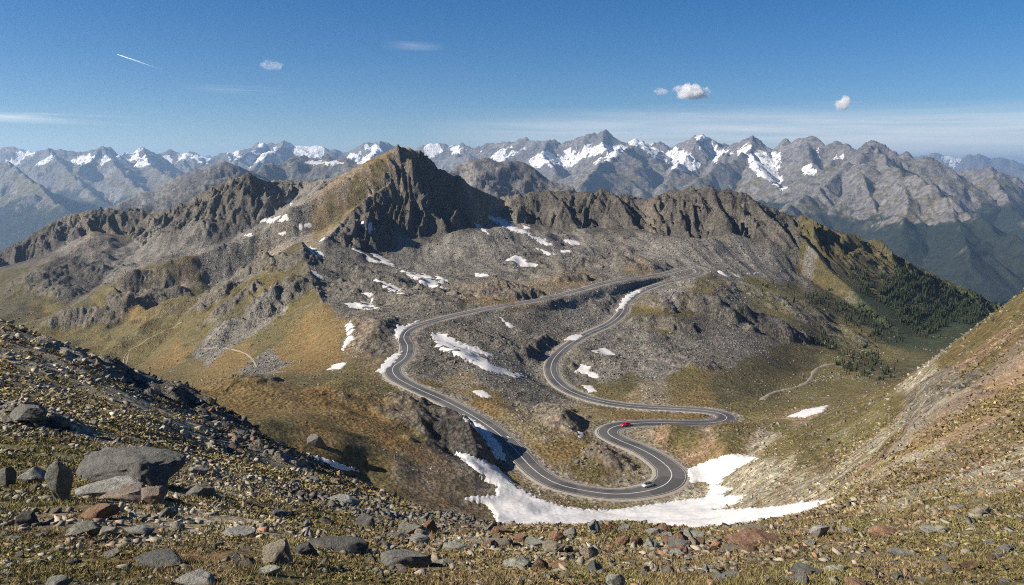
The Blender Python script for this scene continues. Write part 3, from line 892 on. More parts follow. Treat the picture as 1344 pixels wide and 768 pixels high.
def far_sheet(name, spans, ridges, floor_z, k, relief, seed, spur_every, snow, detail_amp, mat, kind_z):
    sr = frows(spans)
    Yr = np.exp(sr)
    X = facol[None, :] * Yr[:, None]
    Y = np.broadcast_to(Yr[:, None], X.shape)
    r = np.random.default_rng(seed)
    lines = [np.array([P3(*p) for p in R]) for R in ridges]
    n_main = len(lines)
    # spurs running down from the crests, both ways, with side spurs
    extra = []
    for ln in lines[:n_main]:
        L = np.r_[0, np.cumsum(np.linalg.norm(np.diff(ln[:, :2], axis=0), axis=1))]
        step = spur_every * np.mean(ln[:, 1])
        for u in np.arange(step * r.uniform(0.2, 0.8), L[-1], step):
            u += r.normal(0, step * 0.2)
            b = np.array([np.interp(u, L, ln[:, c]) for c in range(3)])
            for sgn in (-1, 1):
                if sgn > 0 and r.random() < 0.35:
                    continue
                ang = r.normal(0, 0.5) + (math.pi / 2 * -1 if sgn < 0 else math.pi / 2)
                ln2 = (b[2] - floor_z) / k * r.uniform(0.75, 1.15)
                n = 5
                pts = [b - np.array([0, 0, 18])]
                p = b.copy()
                for i in range(n):
                    ang += r.normal(0, 0.22)
                    d = ln2 / n
                    p = p + np.array([math.cos(ang) * d, math.sin(ang) * d, 0])
                    f = (i + 1) / n
                    p[2] = floor_z + (b[2] - floor_z) * (1 - f) ** 1.15 * r.uniform(0.9, 1.02)
                    pts.append(p.copy())
                    if i in (0, 1, 2) and r.random() < 0.8:
                        for s2 in (-1, 1):
                            a2 = ang + s2 * r.uniform(0.7, 1.2)
                            l2 = (p[2] - floor_z) / k * 0.55
                            q = p + np.array([math.cos(a2) * l2 * 0.5, math.sin(a2) * l2 * 0.5, 0])
                            q2 = p + np.array([math.cos(a2 + 0.2) * l2, math.sin(a2 + 0.2) * l2, 0])
                            h = p[2] - floor_z
                            extra.append(np.array([p - [0, 0, 10], [q[0], q[1], floor_z + h * 0.55], [q2[0], q2[1], floor_z + h * 0.12]]))
                extra.append(np.array(pts))
    Zf = np.full(X.shape, float(floor_z))
    lam = relief
    wx = np.empty(X.shape, f32)
    wy = np.empty(X.shape, f32)

    def warp(r0, r1):
        wx[r0:r1] = X[r0:r1] + 0.16 * lam * (pnoise(X[r0:r1] / lam, Y[r0:r1] / lam, seed + 1) + 0.5 * pnoise(X[r0:r1] / lam * 2.1, Y[r0:r1] / lam * 2.1, seed + 2))
        wy[r0:r1] = Y[r0:r1] + 0.16 * lam * (pnoise(X[r0:r1] / lam, Y[r0:r1] / lam, seed + 3) + 0.5 * pnoise(X[r0:r1] / lam * 2.1, Y[r0:r1] / lam * 2.1, seed + 4))
    rowmap(warp, len(sr))
    best_d = np.full(X.shape, 1e6, f32)

    def add(ln, main):
        for p, q in zip(ln[:-1], ln[1:]):
            hmax = max(p[2], q[2])
            reach = max(60.0, (hmax - floor_z) / k * 1.35)
            win = seg_window(np.array([p, q]), reach, sr, facol)
            if win[0].stop <= win[0].start or win[1].stop <= win[1].start:
                continue
            # crests stay where they were traced; the noise bends only the flanks
            d, t, _ = seg_dist(wx[win], wy[win], p, q)
            if main:
                d0, t0, _ = seg_dist(X[win], Y[win], p, q)
                w = sstep(0, lam * 0.35, d0)
                d = d0 * (1 - w) + d * w
                t = t0 * (1 - w) + t * w
            zr = p[2] + t * (q[2] - p[2])
            if main:
                zr = zr + 0.0075 * lam * (pnoise(X[win] / 210, Y[win] / 300, seed + 80) * 2 + pnoise(X[win] / 85, Y[win] / 140, seed + 81)) * 2 * np.exp(-d / (0.1 * lam))
            R = max(200.0, (hmax - floor_z) * 1.3)
            h = zr - R * (1 - np.exp(-(k * 1.25) * d / R))
            zz = Zf[win]
            m = h > zz
            Zf[win] = np.where(m, h, zz)
            best_d[win] = np.where(m, d, best_d[win])
    for i, ln in enumerate(lines):
        add(ln, True)
    for ln in extra:
        add(ln, False)
    BASE = Zf.copy()

    def det(r0, r1):
        x, y = X[r0:r1], Y[r0:r1]
        acc = np.zeros(x.shape, f32)
        dd = np.minimum(1.0, 0.25 + best_d[r0:r1] / (0.35 * lam))
        hgt = np.clip((BASE[r0:r1] - floor_z) / 900.0, 0.15, 1.2)
        l = lam * 0.42
        kk = 0
        sp = (facol[1] - facol[0]) * y.max()
        while l > sp * 2.2:
            n = 0.3 - np.abs(pnoise(wx[r0:r1] / l, wy[r0:r1] / l, seed + 20 + kk)) * 1.25
            acc += detail_amp * l ** 0.96 * n
            l /= 1.95
            kk += 1
        Zf[r0:r1] += acc * dd * hgt
    rowmap(det, len(sr), 24)
    print(name, 'top', Zf.max())
    # ground cover: bare rock high up, grass, forest low down; old snow in the traced hollows
    pxl, pyl = proj(facol[None, :] + 0 * X, Zf / Y)
    nz = np.empty(X.shape, f32)

    def nzf(r0, r1):
        nz[r0:r1] = fbm(X[r0:r1] / (lam * 0.5), Y[r0:r1] / (lam * 0.5), 5, seed + 60, 0.6)
    rowmap(nzf, len(sr))
    ds = sr[1] - sr[0]
    gx = np.gradient(Zf, axis=1) / (np.gradient(X, axis=1))
    gy = np.gradient(Zf, axis=0) / (np.gradient(Y, axis=0))
    steep = np.sqrt(gx * gx + gy * gy)
    snow_m = np.zeros(X.shape, f32)
    for poly, y0, y1, thr in snow:
        pts = np.array(poly, float)
        bx0, bx1 = pts[:, 0].min() - 12, pts[:, 0].max() + 12
        m = (pxl > bx0) & (pxl < bx1) & (pyl > pts[:, 1].min() - 10) & (pyl < pts[:, 1].max() + 10) & (Y > y0) & (Y < y1)
        if not m.any():
            continue
        sdv = in_poly(pxl[m], pyl[m], poly) + nz[m] * 7.5 - np.maximum(0, steep[m] - 1.05) * 5 + thr + 1.6
        snow_m[m] = np.maximum(snow_m[m], sstep(-1.0, 1.2, sdv))
    zf, zg = kind_z
    forest = sstep(zf + 60, zf - 60, Zf + nz * 130 + steep * 60)
    grass = sstep(zg + 130, zg - 160, Zf + nz * 150 + steep * 150) * sstep(1.15, 0.6, steep)
    st = np.zeros(X.shape + (3,), f32) + np.array([.142, .134, .126], f32) * (1 + 0.3 * nz[..., None])
    pl = np.array([.145, .125, .075], f32) * (1 - forest[..., None]) + np.array([.022, .030, .022], f32) * forest[..., None]
    veg = np.maximum(0.68 * grass, 0.97 * forest)
    v = np.stack([X, Y, Zf], -1).reshape(-1, 3)
    me = mesh_from(v, grid_quads(len(sr), NAF), name, True,
                   {'stone': rgba(st), 'plant': rgba(pl), 'veg': veg.ravel(), 'snow': snow_m.ravel()}, mat=mat)
    o = link(name, me, kind='structure')
    return o, Zf


def far_material(name, base, bump_d):
    m, nt, N, L, bsdf = new_mat(name)
    b = NB(nt)
    p = b.pos()
    n1 = b.noise(p, base, 8, 0.7)
    n2 = b.noise(p, base * 9, 7, 0.75)
    th = b.math('ADD', b.math('MULTIPLY', n1, 0.6), b.math('MULTIPLY', n2, 0.4))
    v = b.rng(b.math('SUBTRACT', b.rng(b.attr('veg'), 0, 1, 0.22, 0.78), th), -0.04, 0.06)
    st = b.mix(1.0, b.attr('stone', 'Color'), b.mix(b.rng(n2, 0.36, 0.64), (.42, .42, .44, 1), (1.65, 1.62, 1.56, 1)), 'MULTIPLY')
    pl = b.mix(1.0, b.attr('plant', 'Color'), b.mix(b.rng(n2, 0.36, 0.64), (.5, .5, .5, 1), (1.5, 1.5, 1.4, 1)), 'MULTIPLY')
    c = b.mix(v, st, pl)
    sn = b.rng(b.math('ADD', b.attr('snow'), b.math('MULTIPLY', b.math('SUBTRACT', b.rng(b.noise(p, base * 5, 8, 0.72), 0.36, 0.64), 0.62), 1.35)), 0.42, 0.58)
    sn = b.math('MULTIPLY', sn, b.rng(b.attr('snow'), 0.05, 0.2))
    c = b.mix(sn, c, (.72, .725, .73, 1))
    L.new(c, bsdf.inputs['Base Color'])
    bsdf.inputs['Roughness'].default_value = 0.95
    bsdf.inputs['Specular IOR Level'].default_value = 0.1
    L.new(b.bump(n2, 1.0, bump_d * 1.6), bsdf.inputs['Normal'])
    return m


MAT_HILL = far_material('hill_rock', 0.006, 7.0)
MAT_FAR = far_material('mountain_rock', 0.0022, 22.0)

HILLS = [
    [(60, 330, 3900), (100, 300, 4100), (130, 276, 4300), (160, 262, 4400), (200, 247, 4500), (220, 238, 4550), (250, 226, 4600), (280, 214, 4650), (296, 209, 4700), (310, 215, 4700), (330, 223, 4750), (350, 233, 4800)],
    [(185, 272, 3500), (215, 255, 3600), (240, 242, 3650), (280, 234, 3700), (300, 233, 3750), (345, 240, 3800)],
    [(575, 236, 3300), (590, 227, 3300), (605, 216, 3350), (622, 210, 3350), (640, 207, 3400), (655, 212, 3400), (680, 213, 3450), (700, 219, 3450), (720, 231, 3500), (745, 246, 3500), (770, 262, 3550)],
    [(0, 372, 3000), (30, 345, 3050), (60, 318, 3100), (85, 296, 3150), (110, 280, 3200)],
]
PLATEAU = [[(335, 226, 6800), (360, 216, 7000), (380, 211, 7100), (400, 207, 7200), (430, 206, 7200), (455, 208, 7200), (480, 209, 7200), (510, 213, 7200), (560, 225, 7200)]]
R_RIGHT = [
    [(575, 190, 14500), (590, 191, 14500), (597, 187, 14500), (615, 191, 14200), (630, 189, 14000), (645, 184, 14000), (655, 188, 13800), (672, 185, 13600), (690, 183, 13400), (700, 186, 13200), (722, 182, 13000),
     (735, 190, 12800), (760, 180, 12600), (775, 177, 12500), (792, 171, 12500), (800, 173, 12500), (815, 185, 12500), (825, 187, 12500), (845, 185, 12500), (865, 184, 12400), (880, 190, 12300), (895, 187, 12200),
     (910, 178, 12000), (922, 174, 12000), (935, 180, 12000), (950, 190, 11600), (958, 193, 11200), (975, 184, 10800), (988, 178, 10500), (1000, 187, 10400), (1015, 193, 10200), (1030, 188, 10000), (1040, 190, 9900),
     (1050, 183, 9700), (1058, 180, 9600), (1072, 182, 9500), (1085, 192, 9300), (1098, 187, 9200), (1110, 193, 9000), (1125, 196, 8800), (1135, 188, 8600), (1148, 186, 8500), (1165, 192, 8400), (1180, 198, 8300),
     (1190, 195, 8300), (1200, 203, 8200), (1215, 206, 8100), (1235, 217, 8000), (1255, 232, 7800), (1275, 248, 7600)],
    [(792, 171, 12500), (790, 186, 12000), (803, 206, 11000), (825, 235, 9800), (850, 258, 9000)],
    [(845, 187, 12300), (812, 196, 10500), (790, 215, 9800), (765, 236, 9000)],
    [(988, 178, 10500), (985, 197, 9700), (1000, 226, 8900), (1035, 258, 8200), (1070, 288, 7600)],
    [(985, 197, 9700), (940, 220, 9100), (895, 248, 8500)],
    [(922, 174, 12000), (905, 200, 11000), (880, 228, 10000), (870, 240, 9600)],
    [(1058, 180, 9600), (1062, 205, 9000), (1090, 238, 8300)],
    [(722, 182, 13000), (710, 200, 12000), (730, 225, 11000)],
    [(1148, 186, 8500), (1128, 206, 7600), (1135, 240, 6900), (1152, 278, 6300)],
    [(1148, 188, 8400), (1165, 215, 7400), (1185, 228, 6800), (1205, 232, 6500), (1240, 255, 6000), (1280, 283, 5400), (1344, 322, 4800), (1420, 365, 4300)],
    [(1185, 228, 6800), (1192, 268, 6000), (1182, 308, 5300)],
    [(1240, 255, 6000), (1262, 300, 5200), (1275, 345, 4500)],
    [(1225, 236, 9000), (1246, 231, 9000), (1266, 222, 9000), (1283, 221, 8900), (1300, 219, 8800), (1318, 226, 8700), (1344, 241, 8500), (1400, 262, 8300)],
    [(1300, 219, 8800), (1315, 250, 7800), (1344, 290, 6800)],
    [(1120, 208, 7600), (1085, 240, 7200), (1050, 262, 6800), (1020, 285, 6400)],
]
R_LEFT = [
    [(-120, 200, 13500), (-80, 192, 13500), (-40, 199, 13500), (0, 194, 13500), (18, 192, 13500), (28, 195, 13500), (37, 201, 13500), (50, 198, 13200), (62, 194, 13000), (70, 196, 13000), (83, 195, 13000), (95, 200, 13000), (108, 203, 13000),
     (120, 197, 13000), (134, 192, 13000), (145, 195, 13000), (155, 204, 13400), (165, 200, 13800), (180, 195, 14000), (188, 194, 14000), (198, 198, 14200), (210, 199, 14500), (225, 197, 14500), (238, 201, 14500),
     (257, 197, 14500), (268, 203, 14500), (285, 203, 14500), (300, 199, 14500), (320, 194, 14500), (348, 187, 14500), (358, 189, 14500), (373, 186, 14500), (385, 190, 14500), (398, 192, 14500), (420, 191, 14500),
     (440, 195, 14500), (450, 200, 14500), (470, 192, 14500), (485, 188, 14500), (500, 187, 14500), (515, 191, 14500), (536, 195, 14500), (558, 187, 14500), (575, 190, 14500)],
    [(-60, 245, 9500), (-20, 225, 9500), (10, 214, 9500), (30, 228, 9000), (70, 262, 8200), (118, 300, 7400)],
    [(62, 194, 13000), (78, 212, 12000), (110, 245, 10800), (150, 275, 9500)],
    [(134, 192, 13000), (150, 215, 12000), (180, 245, 10500), (215, 264, 9300)],
    [(134, 192, 13000), (118, 210, 12200), (100, 225, 11500)],
    [(188, 194, 14000), (195, 215, 12500), (230, 238, 11000)],
    [(373, 186, 14500), (350, 205, 13000), (330, 222, 12000)],
    [(348, 187, 14500), (310, 210, 13000), (280, 225, 12000)],
    [(500, 187, 14500), (490, 205, 13000), (470, 220, 11500)],
]
R_BACK = [[(1130, 205, 24000), (1180, 207, 24000), (1216, 203, 24000), (1228, 199, 24000), (1240, 203, 24000), (1256, 206, 24000), (1270, 203, 24000), (1284, 203, 24000), (1300, 208, 24000), (1315, 206, 24000), (1330, 211, 24000), (1344, 215, 24000), (1380, 212, 24000), (1450, 214, 24000)],
          [(-150, 208, 24000), (0, 205, 24000), (200, 206, 24000), (400, 203, 24000), (600, 200, 24000), (800, 200, 24000), (1000, 204, 24000), (1130, 205, 24000)]]
SNOW_R = [
    ([(640, 205), (655, 195), (672, 192), (690, 200), (668, 212), (650, 215)], 9000, 16000, 0), ([(697, 205), (720, 200), (735, 205), (728, 220), (705, 217)], 9000, 16000, 0),
    ([(728, 200), (760, 198), (768, 205), (740, 216), (726, 214)], 9000, 16000, 0), ([(764, 191), (790, 190), (796, 193), (785, 206), (765, 202)], 9000, 16000, 0),
    ([(800, 196), (815, 190), (828, 195), (805, 207), (795, 208)], 9000, 16000, -1), ([(830, 187), (858, 187), (862, 200), (880, 215), (855, 210), (838, 198)], 9000, 16000, 0),
    ([(868, 205), (885, 197), (900, 202), (918, 215), (895, 220), (880, 213)], 9000, 16000, 1), ([(925, 186), (940, 190), (952, 198), (938, 215), (930, 205), (922, 195)], 9000, 16000, 0),
    ([(918, 175), (926, 176), (924, 186), (916, 183)], 9000, 16000, 0), ([(980, 203), (1000, 201), (1015, 206), (1028, 215), (1020, 228), (1030, 245), (1015, 240), (995, 225), (982, 212)], 7000, 16000, 1),
    ([(1068, 193), (1080, 195), (1078, 205), (1088, 210), (1072, 210)], 7000, 12000, -0.5), ([(1092, 205), (1106, 203), (1108, 210), (1095, 212)], 7000, 12000, 0),
    ([(1050, 218), (1066, 216), (1070, 228), (1056, 232)], 6000, 12000, -1), ([(945, 198), (960, 192), (962, 200), (948, 204)], 7000, 12500, 0), ([(968, 195), (985, 192), (980, 199), (970, 200)], 7000, 12500, 0),
    ([(1245, 207), (1258, 206), (1260, 210), (1248, 211)], 15000, 30000, 0), ([(590, 195), (600, 192), (606, 200), (594, 202)], 9000, 16000, 0),
    ([(605, 193), (630, 193), (640, 200), (618, 203)], 9000, 16000, -1),
]
SNOW_L = [
    ([(95, 212), (118, 202), (123, 206), (119, 217), (105, 216)], 8000, 16000, 0), ([(128, 214), (143, 206), (145, 212), (134, 218)], 8000, 16000, 0),
    ([(157, 204), (180, 197), (200, 206), (208, 212), (190, 218), (168, 213)], 8000, 16000, 0), ([(208, 202), (225, 204), (225, 215), (215, 213)], 8000, 16000, 0),
    ([(10, 213), (28, 208), (25, 214), (12, 217)], 7000, 16000, 0), ([(40, 203), (50, 200), (47, 207), (40, 207)], 8000, 16000, 0), ([(52, 217), (68, 205), (62, 215)], 8000, 16000, -0.5), ([(62, 223), (85, 213), (80, 222)], 8000, 16000, -0.5),
    ([(233, 202), (250, 204), (245, 212), (235, 210)], 8000, 16000, 0), ([(258, 206), (275, 205), (272, 212), (260, 213)], 8000, 16000, 0),
    ([(328, 196), (345, 190), (352, 197), (360, 196), (345, 205), (326, 213), (330, 203)], 8000, 16000, 1), ([(372, 189), (384, 189), (382, 193), (373, 193)], 8000, 16000, 0),
    ([(390, 194), (418, 193), (422, 202), (398, 208), (390, 203)], 8000, 16000, 1), ([(482, 193), (492, 190), (500, 200), (488, 204)], 8000, 16000, 0), ([(455, 205), (485, 204), (500, 212), (470, 213)], 6000, 16000, 0),
    ([(400, 213), (440, 211), (450, 214), (410, 217)], 5000, 9000, -1), ([(345, 222), (380, 216), (385, 219), (350, 227)], 5000, 9000, -1.5), ([(298, 200), (315, 196), (310, 204), (300, 206)], 8000, 16000, 0),
    ([(560, 197), (570, 191), (580, 200), (566, 203)], 8000, 16000, 0),
]
FLOOR = -950.0
far_sheet('hills', [(2450, 5600, 0.0042)], HILLS, FLOOR + 40, 0.62, 420, 5, 0.075, [], 0.30, MAT_HILL, (-330, -120))
far_sheet('mountains', [(4200, 16500, 0.0028)], R_RIGHT + R_LEFT + PLATEAU, FLOOR, 0.62, 1500, 12, 0.075, SNOW_R + SNOW_L, 0.36, MAT_FAR, (-310, 190))
far_sheet('distant_mountains', [(16300, 30000, 0.006), (30000, 48000, 0.05)], R_BACK, FLOOR - 20, 0.6, 2200, 31, 0.06, SNOW_R[15:16], 0.25, MAT_FAR, (-500, 0))
print('far', round(time.time() - T_START, 1))


def haze_box():
    m = bpy.data.materials.new('mountain_air')
    m.use_nodes = True
    nt = m.node_tree
    nt.nodes.remove(nt.nodes['Principled BSDF'])
    pv = nt.nodes.new('ShaderNodeVolumePrincipled')
    pv.inputs['Color'].default_value = (.45, .68, 1.0, 1)
    pv.inputs['Density'].default_value = 3.8e-5
    pv.inputs['Anisotropy'].default_value = 0.35
    nt.links.new(pv.outputs[0], nt.nodes['Material Output'].inputs['Volume'])
    x0, x1, y0, y1, z0, z1 = -50000, 50000, -400, 52000, min(float(Z.min()), -1000.0) - 1.0, 600
    v = [(x, y, z) for z in (z0, z1) for y in (y0, y1) for x in (x0, x1)]
    q = [(0, 2, 3, 1), (4, 5, 7, 6), (0, 1, 5, 4), (2, 6, 7, 3), (0, 4, 6, 2), (1, 3, 7, 5)]
    link('haze', mesh_from(v, q, 'haze', False, mat=m), kind='stuff')


haze_box()

# ------------------------------------------------------------------ road, verge, markings
def road_frame():
    t = np.roll(ROAD[:, :2], -1, 0) - np.roll(ROAD[:, :2], 1, 0)
    t /= np.linalg.norm(t, axis=1, keepdims=True)
    n = np.stack([t[:, 1], -t[:, 0]], 1)          # to the right of travel
    return t, n


RT, RN = road_frame()


def strip(offs, zs, idx=None):
    """closed (or partial) ribbon along the road; offs: list of arrays of lateral offsets"""
    k = np.arange(len(ROAD)) if idx is None else idx
    cols = []
    for o, z in zip(offs, zs):
        o = np.broadcast_to(o, (len(ROAD),))[k]
        xy = ROAD[k, :2] + RN[k] * o[:, None]
        cols.append(np.c_[xy, ROAD[k, 2] + z])
    nc = len(cols)
    v = np.stack(cols, 1).reshape(-1, 3)
    nr = len(k)
    rows = np.arange(nr if idx is None else nr - 1)
    q = []
    for c in range(nc - 1):
        a = rows * nc + c
        b = ((rows + 1) % nr) * nc + c
        q.append(np.stack([a, a + 1, b + 1, b], 1))
    return v, np.concatenate(q)


def asphalt():
    m, nt, N, L, bs = new_mat('worn_asphalt')
    b = NB(nt)
    p = b.pos()
    n = b.noise(p, 0.35, 6, 0.65)
    f = b.noise(p, 6.0, 5, 0.7)
    c = b.mix(n, (.044, .042, .042, 1), (.092, .088, .085, 1))
    c = b.mix(b.rng(b.noise(p, 0.06, 4, 0.6), 0.45, 0.6, 0, 0.45), c, (.12, .112, .104, 1))
    c = b.mix(b.rng(f, 0.35, 0.75, 0, 0.5), c, (.14, .132, .122, 1))
    pt = N.new('ShaderNodeSeparateColor')
    L.new(b.voro(p, 0.09, 'Color'), pt.inputs[0])
    c = b.mix(b.rng(pt.outputs[0], 0.70, 0.72, 0, 0.5), c, (.034, .033, .034, 1))
    c = b.mix(b.rng(b.voro(p, 0.35, 'Distance', 'DISTANCE_TO_EDGE'), 0.03, 0.0, 0, 0.6), c, (.025, .024, .024, 1))
    L.new(c, bs.inputs['Base Color'])
    bs.inputs['Roughness'].default_value = 0.72
    bs.inputs['Specular IOR Level'].default_value = 0.35
    L.new(b.bump(f, 0.4, 0.02), bs.inputs['Normal'])
    return m


def plain(name, c1, c2, scale, rough=0.9, bump=0.0, spec=0.2):
    m, nt, N, L, bs = new_mat(name)
    b = NB(nt)
    p = b.pos()
    n = b.noise(p, scale, 8, 0.72)
    L.new(b.mix(b.rng(n, 0.3, 0.7), c1 + (1,), c2 + (1,)), bs.inputs['Base Color'])
    bs.inputs['Roughness'].default_value = rough
    bs.inputs['Specular IOR Level'].default_value = spec
    if bump:
        L.new(b.bump(n, 0.8, bump), bs.inputs['Normal'])
    return m


hw = ROAD[:, 3] * 0.5 + 0.10 * pnoise(ROAD[:, 0] / 6.0, ROAD[:, 1] / 6.0, 130) + 0.06 * pnoise(ROAD[:, 0] / 2.0, ROAD[:, 1] / 2.0, 131)
v, q = strip([-hw, -hw * 0.5, hw * 0, hw * 0.5, hw], [0.02, 0.07, 0.09, 0.07, 0.02])
link('road', mesh_from(v, q, 'road', True, mat=asphalt()), kind='structure')
wob = np.array([1.5 + 0.7 * math.sin(i * 0.031) + 0.4 * math.sin(i * 0.113) for i in range(len(ROAD))])
v1, q1 = strip([hw - 0.05, hw + 0.6 * wob, hw + wob * 1.25], [-0.0, -0.03, -0.55])
v2, q2 = strip([-hw - wob * 1.25, -hw - 0.6 * wob, -hw + 0.05], [-0.55, -0.03, -0.0])
link('road_shoulder', mesh_from(np.vstack([v1, v2]), np.vstack([q1, q2 + len(v1)]), 'road_shoulder', True,
                                mat=plain('gravel', (.17, .15, .12), (.38, .34, .27), 1.4, 0.95, 0.05)), kind='structure')
MARK = plain('road_paint', (.34, .33, .31), (.66, .65, .62), 0.9, 0.6)
vs_, qs_ = [], []
nv = 0
for c, w in ((0.0, 0.16), (1, 0.055), (-1, 0.055)):
    o = c * (hw - 0.55)
    zc = 0.094 if c == 0 else 0.05
    v, q = strip([o - w, o + w], [zc, zc])
    vs_.append(v)
    qs_.append(q + nv)
    nv += len(v)
# painted arrow on the right lane of the long bend
pm = raymarch(667, 574.5, 150)
ia = int(np.argmin(((ROAD[:, :2] - pm[:2]) ** 2).sum(1)))
d2 = pm[:2] - ROAD[ia, :2]
tt, nn = RT[ia], RN[ia]
for quad in ([(-0.9, -0.28), (-0.9, 0.28), (0.7, 0.28), (0.7, -0.28)], [(0.7, -0.85), (0.7, 0.85), (1.7, 0.06), (1.7, -0.06)]):
    vv = [list(pm[:2] + tt * 1.35 * a_ + nn * 1.2 * b_) + [ROAD[ia, 2] + 0.098] for a_, b_ in quad]
    vs_.append(np.array(vv))
    qs_.append(np.array([[0, 1, 2, 3]]) + nv)
    nv += 4
link('road_markings', mesh_from(np.vstack(vs_), np.vstack(qs_), 'road_markings', False, mat=MARK), kind='structure')

# ------------------------------------------------------------------ dirt tracks
DIRT = plain('dirt_track', (.17, .145, .105), (.30, .26, .19), 0.5, 0.95, 0.1)


def track(pts, width, ymin):
    P = []
    for (x0, y0), (x1, y1) in zip(pts[:-1], pts[1:]):
        n = max(2, int(math.hypot(x1 - x0, y1 - y0) / 1.5))
        for i in range(n):
            P.append(raymarch(x0 + (x1 - x0) * i / n, y0 + (y1 - y0) * i / n, ymin))
    P = np.array(P)
    k = np.ones(7) / 7
    for c in (0, 1):
        P[3:-3, c] = np.convolve(P[:, c], k, 'valid')
    P = resample(P, 1.5)
    for c in (0, 1):
        if len(P) > 20:
            P[5:-5, c] = np.convolve(P[:, c], np.ones(11) / 11, 'valid')
    t = np.gradient(P[:, :2], axis=0)
    t /= np.linalg.norm(t, axis=1, keepdims=True) + 1e-9
    n = np.stack([t[:, 1], -t[:, 0]], 1)
    cols = []
    w = width * (1 + 0.3 * np.sin(np.arange(len(P)) * 0.21))
    for o, dz in ((-0.5, -0.25), (-0.25, 0.22), (0.25, 0.22), (0.5, -0.25)):
        xy = P[:, :2] + n * (o * w)[:, None]
        cols.append(np.c_[xy, height(xy[:, 0], xy[:, 1]) + dz])
    v = np.stack(cols, 1).reshape(-1, 3)
    link('path', mesh_from(v, grid_quads(len(P), 4), 'path', True, mat=DIRT), kind='structure')


track([(1000, 526), (1004, 520), (1015, 515), (1045, 509), (1060, 502), (1066, 494), (1068, 486), (1080, 480), (1098, 477), (1112, 476)], 3.6, 330)
track([(1048, 507), (1065, 502), (1080, 496)], 2.0, 330)
track([(160, 488), (162, 478), (163, 466), (172, 458), (188, 450), (202, 441), (222, 432), (240, 422)], 1.7, 420)
track([(166, 478), (168, 468), (170, 462)], 1.6, 420)
track([(337, 482), (334, 474), (326, 466), (313, 460), (306, 459), (285, 456), (262, 458)], 1.7, 400)

# ------------------------------------------------------------------ snow patches
def snow_material():
    m, nt, N, L, bs = new_mat('old_snow')
    b = NB(nt)
    p = b.pos()
    rip = b.noise(b.mapping(p, (0.5, 1.1, 0.5), (0, 0, 0.5)), 0.9, 4, 0.6)
    n = b.noise(p, 0.12, 7, 0.7)
    c = b.mix(b.rng(n, 0.35, 0.75), (.60, .595, .59, 1), (.44, .425, .405, 1))
    c = b.mix(b.rng(rip, 0.45, 0.75, 0, 0.5), c, (.42, .40, .37, 1))
    sp = b.noise(p, 2.2, 6, 0.75)
    rim = b.math('MULTIPLY', b.rng(b.attr('rim'), 3.0, 0.0), b.rng(b.noise(p, 0.5, 6, 0.7), 0.35, 0.65))
    c = b.mix(b.math('MULTIPLY', rim, 0.55), c, (.34, .31, .27, 1))
    c = b.mix(b.rng(sp, 0.6, 0.72, 0, 0.7), c, (.30, .27, .23, 1))
    L.new(c, bs.inputs['Base Color'])
    bs.inputs['Roughness'].default_value = 0.75
    L.new(b.bump(rip, 0.8, 0.35), bs.inputs['Normal'])
    return m


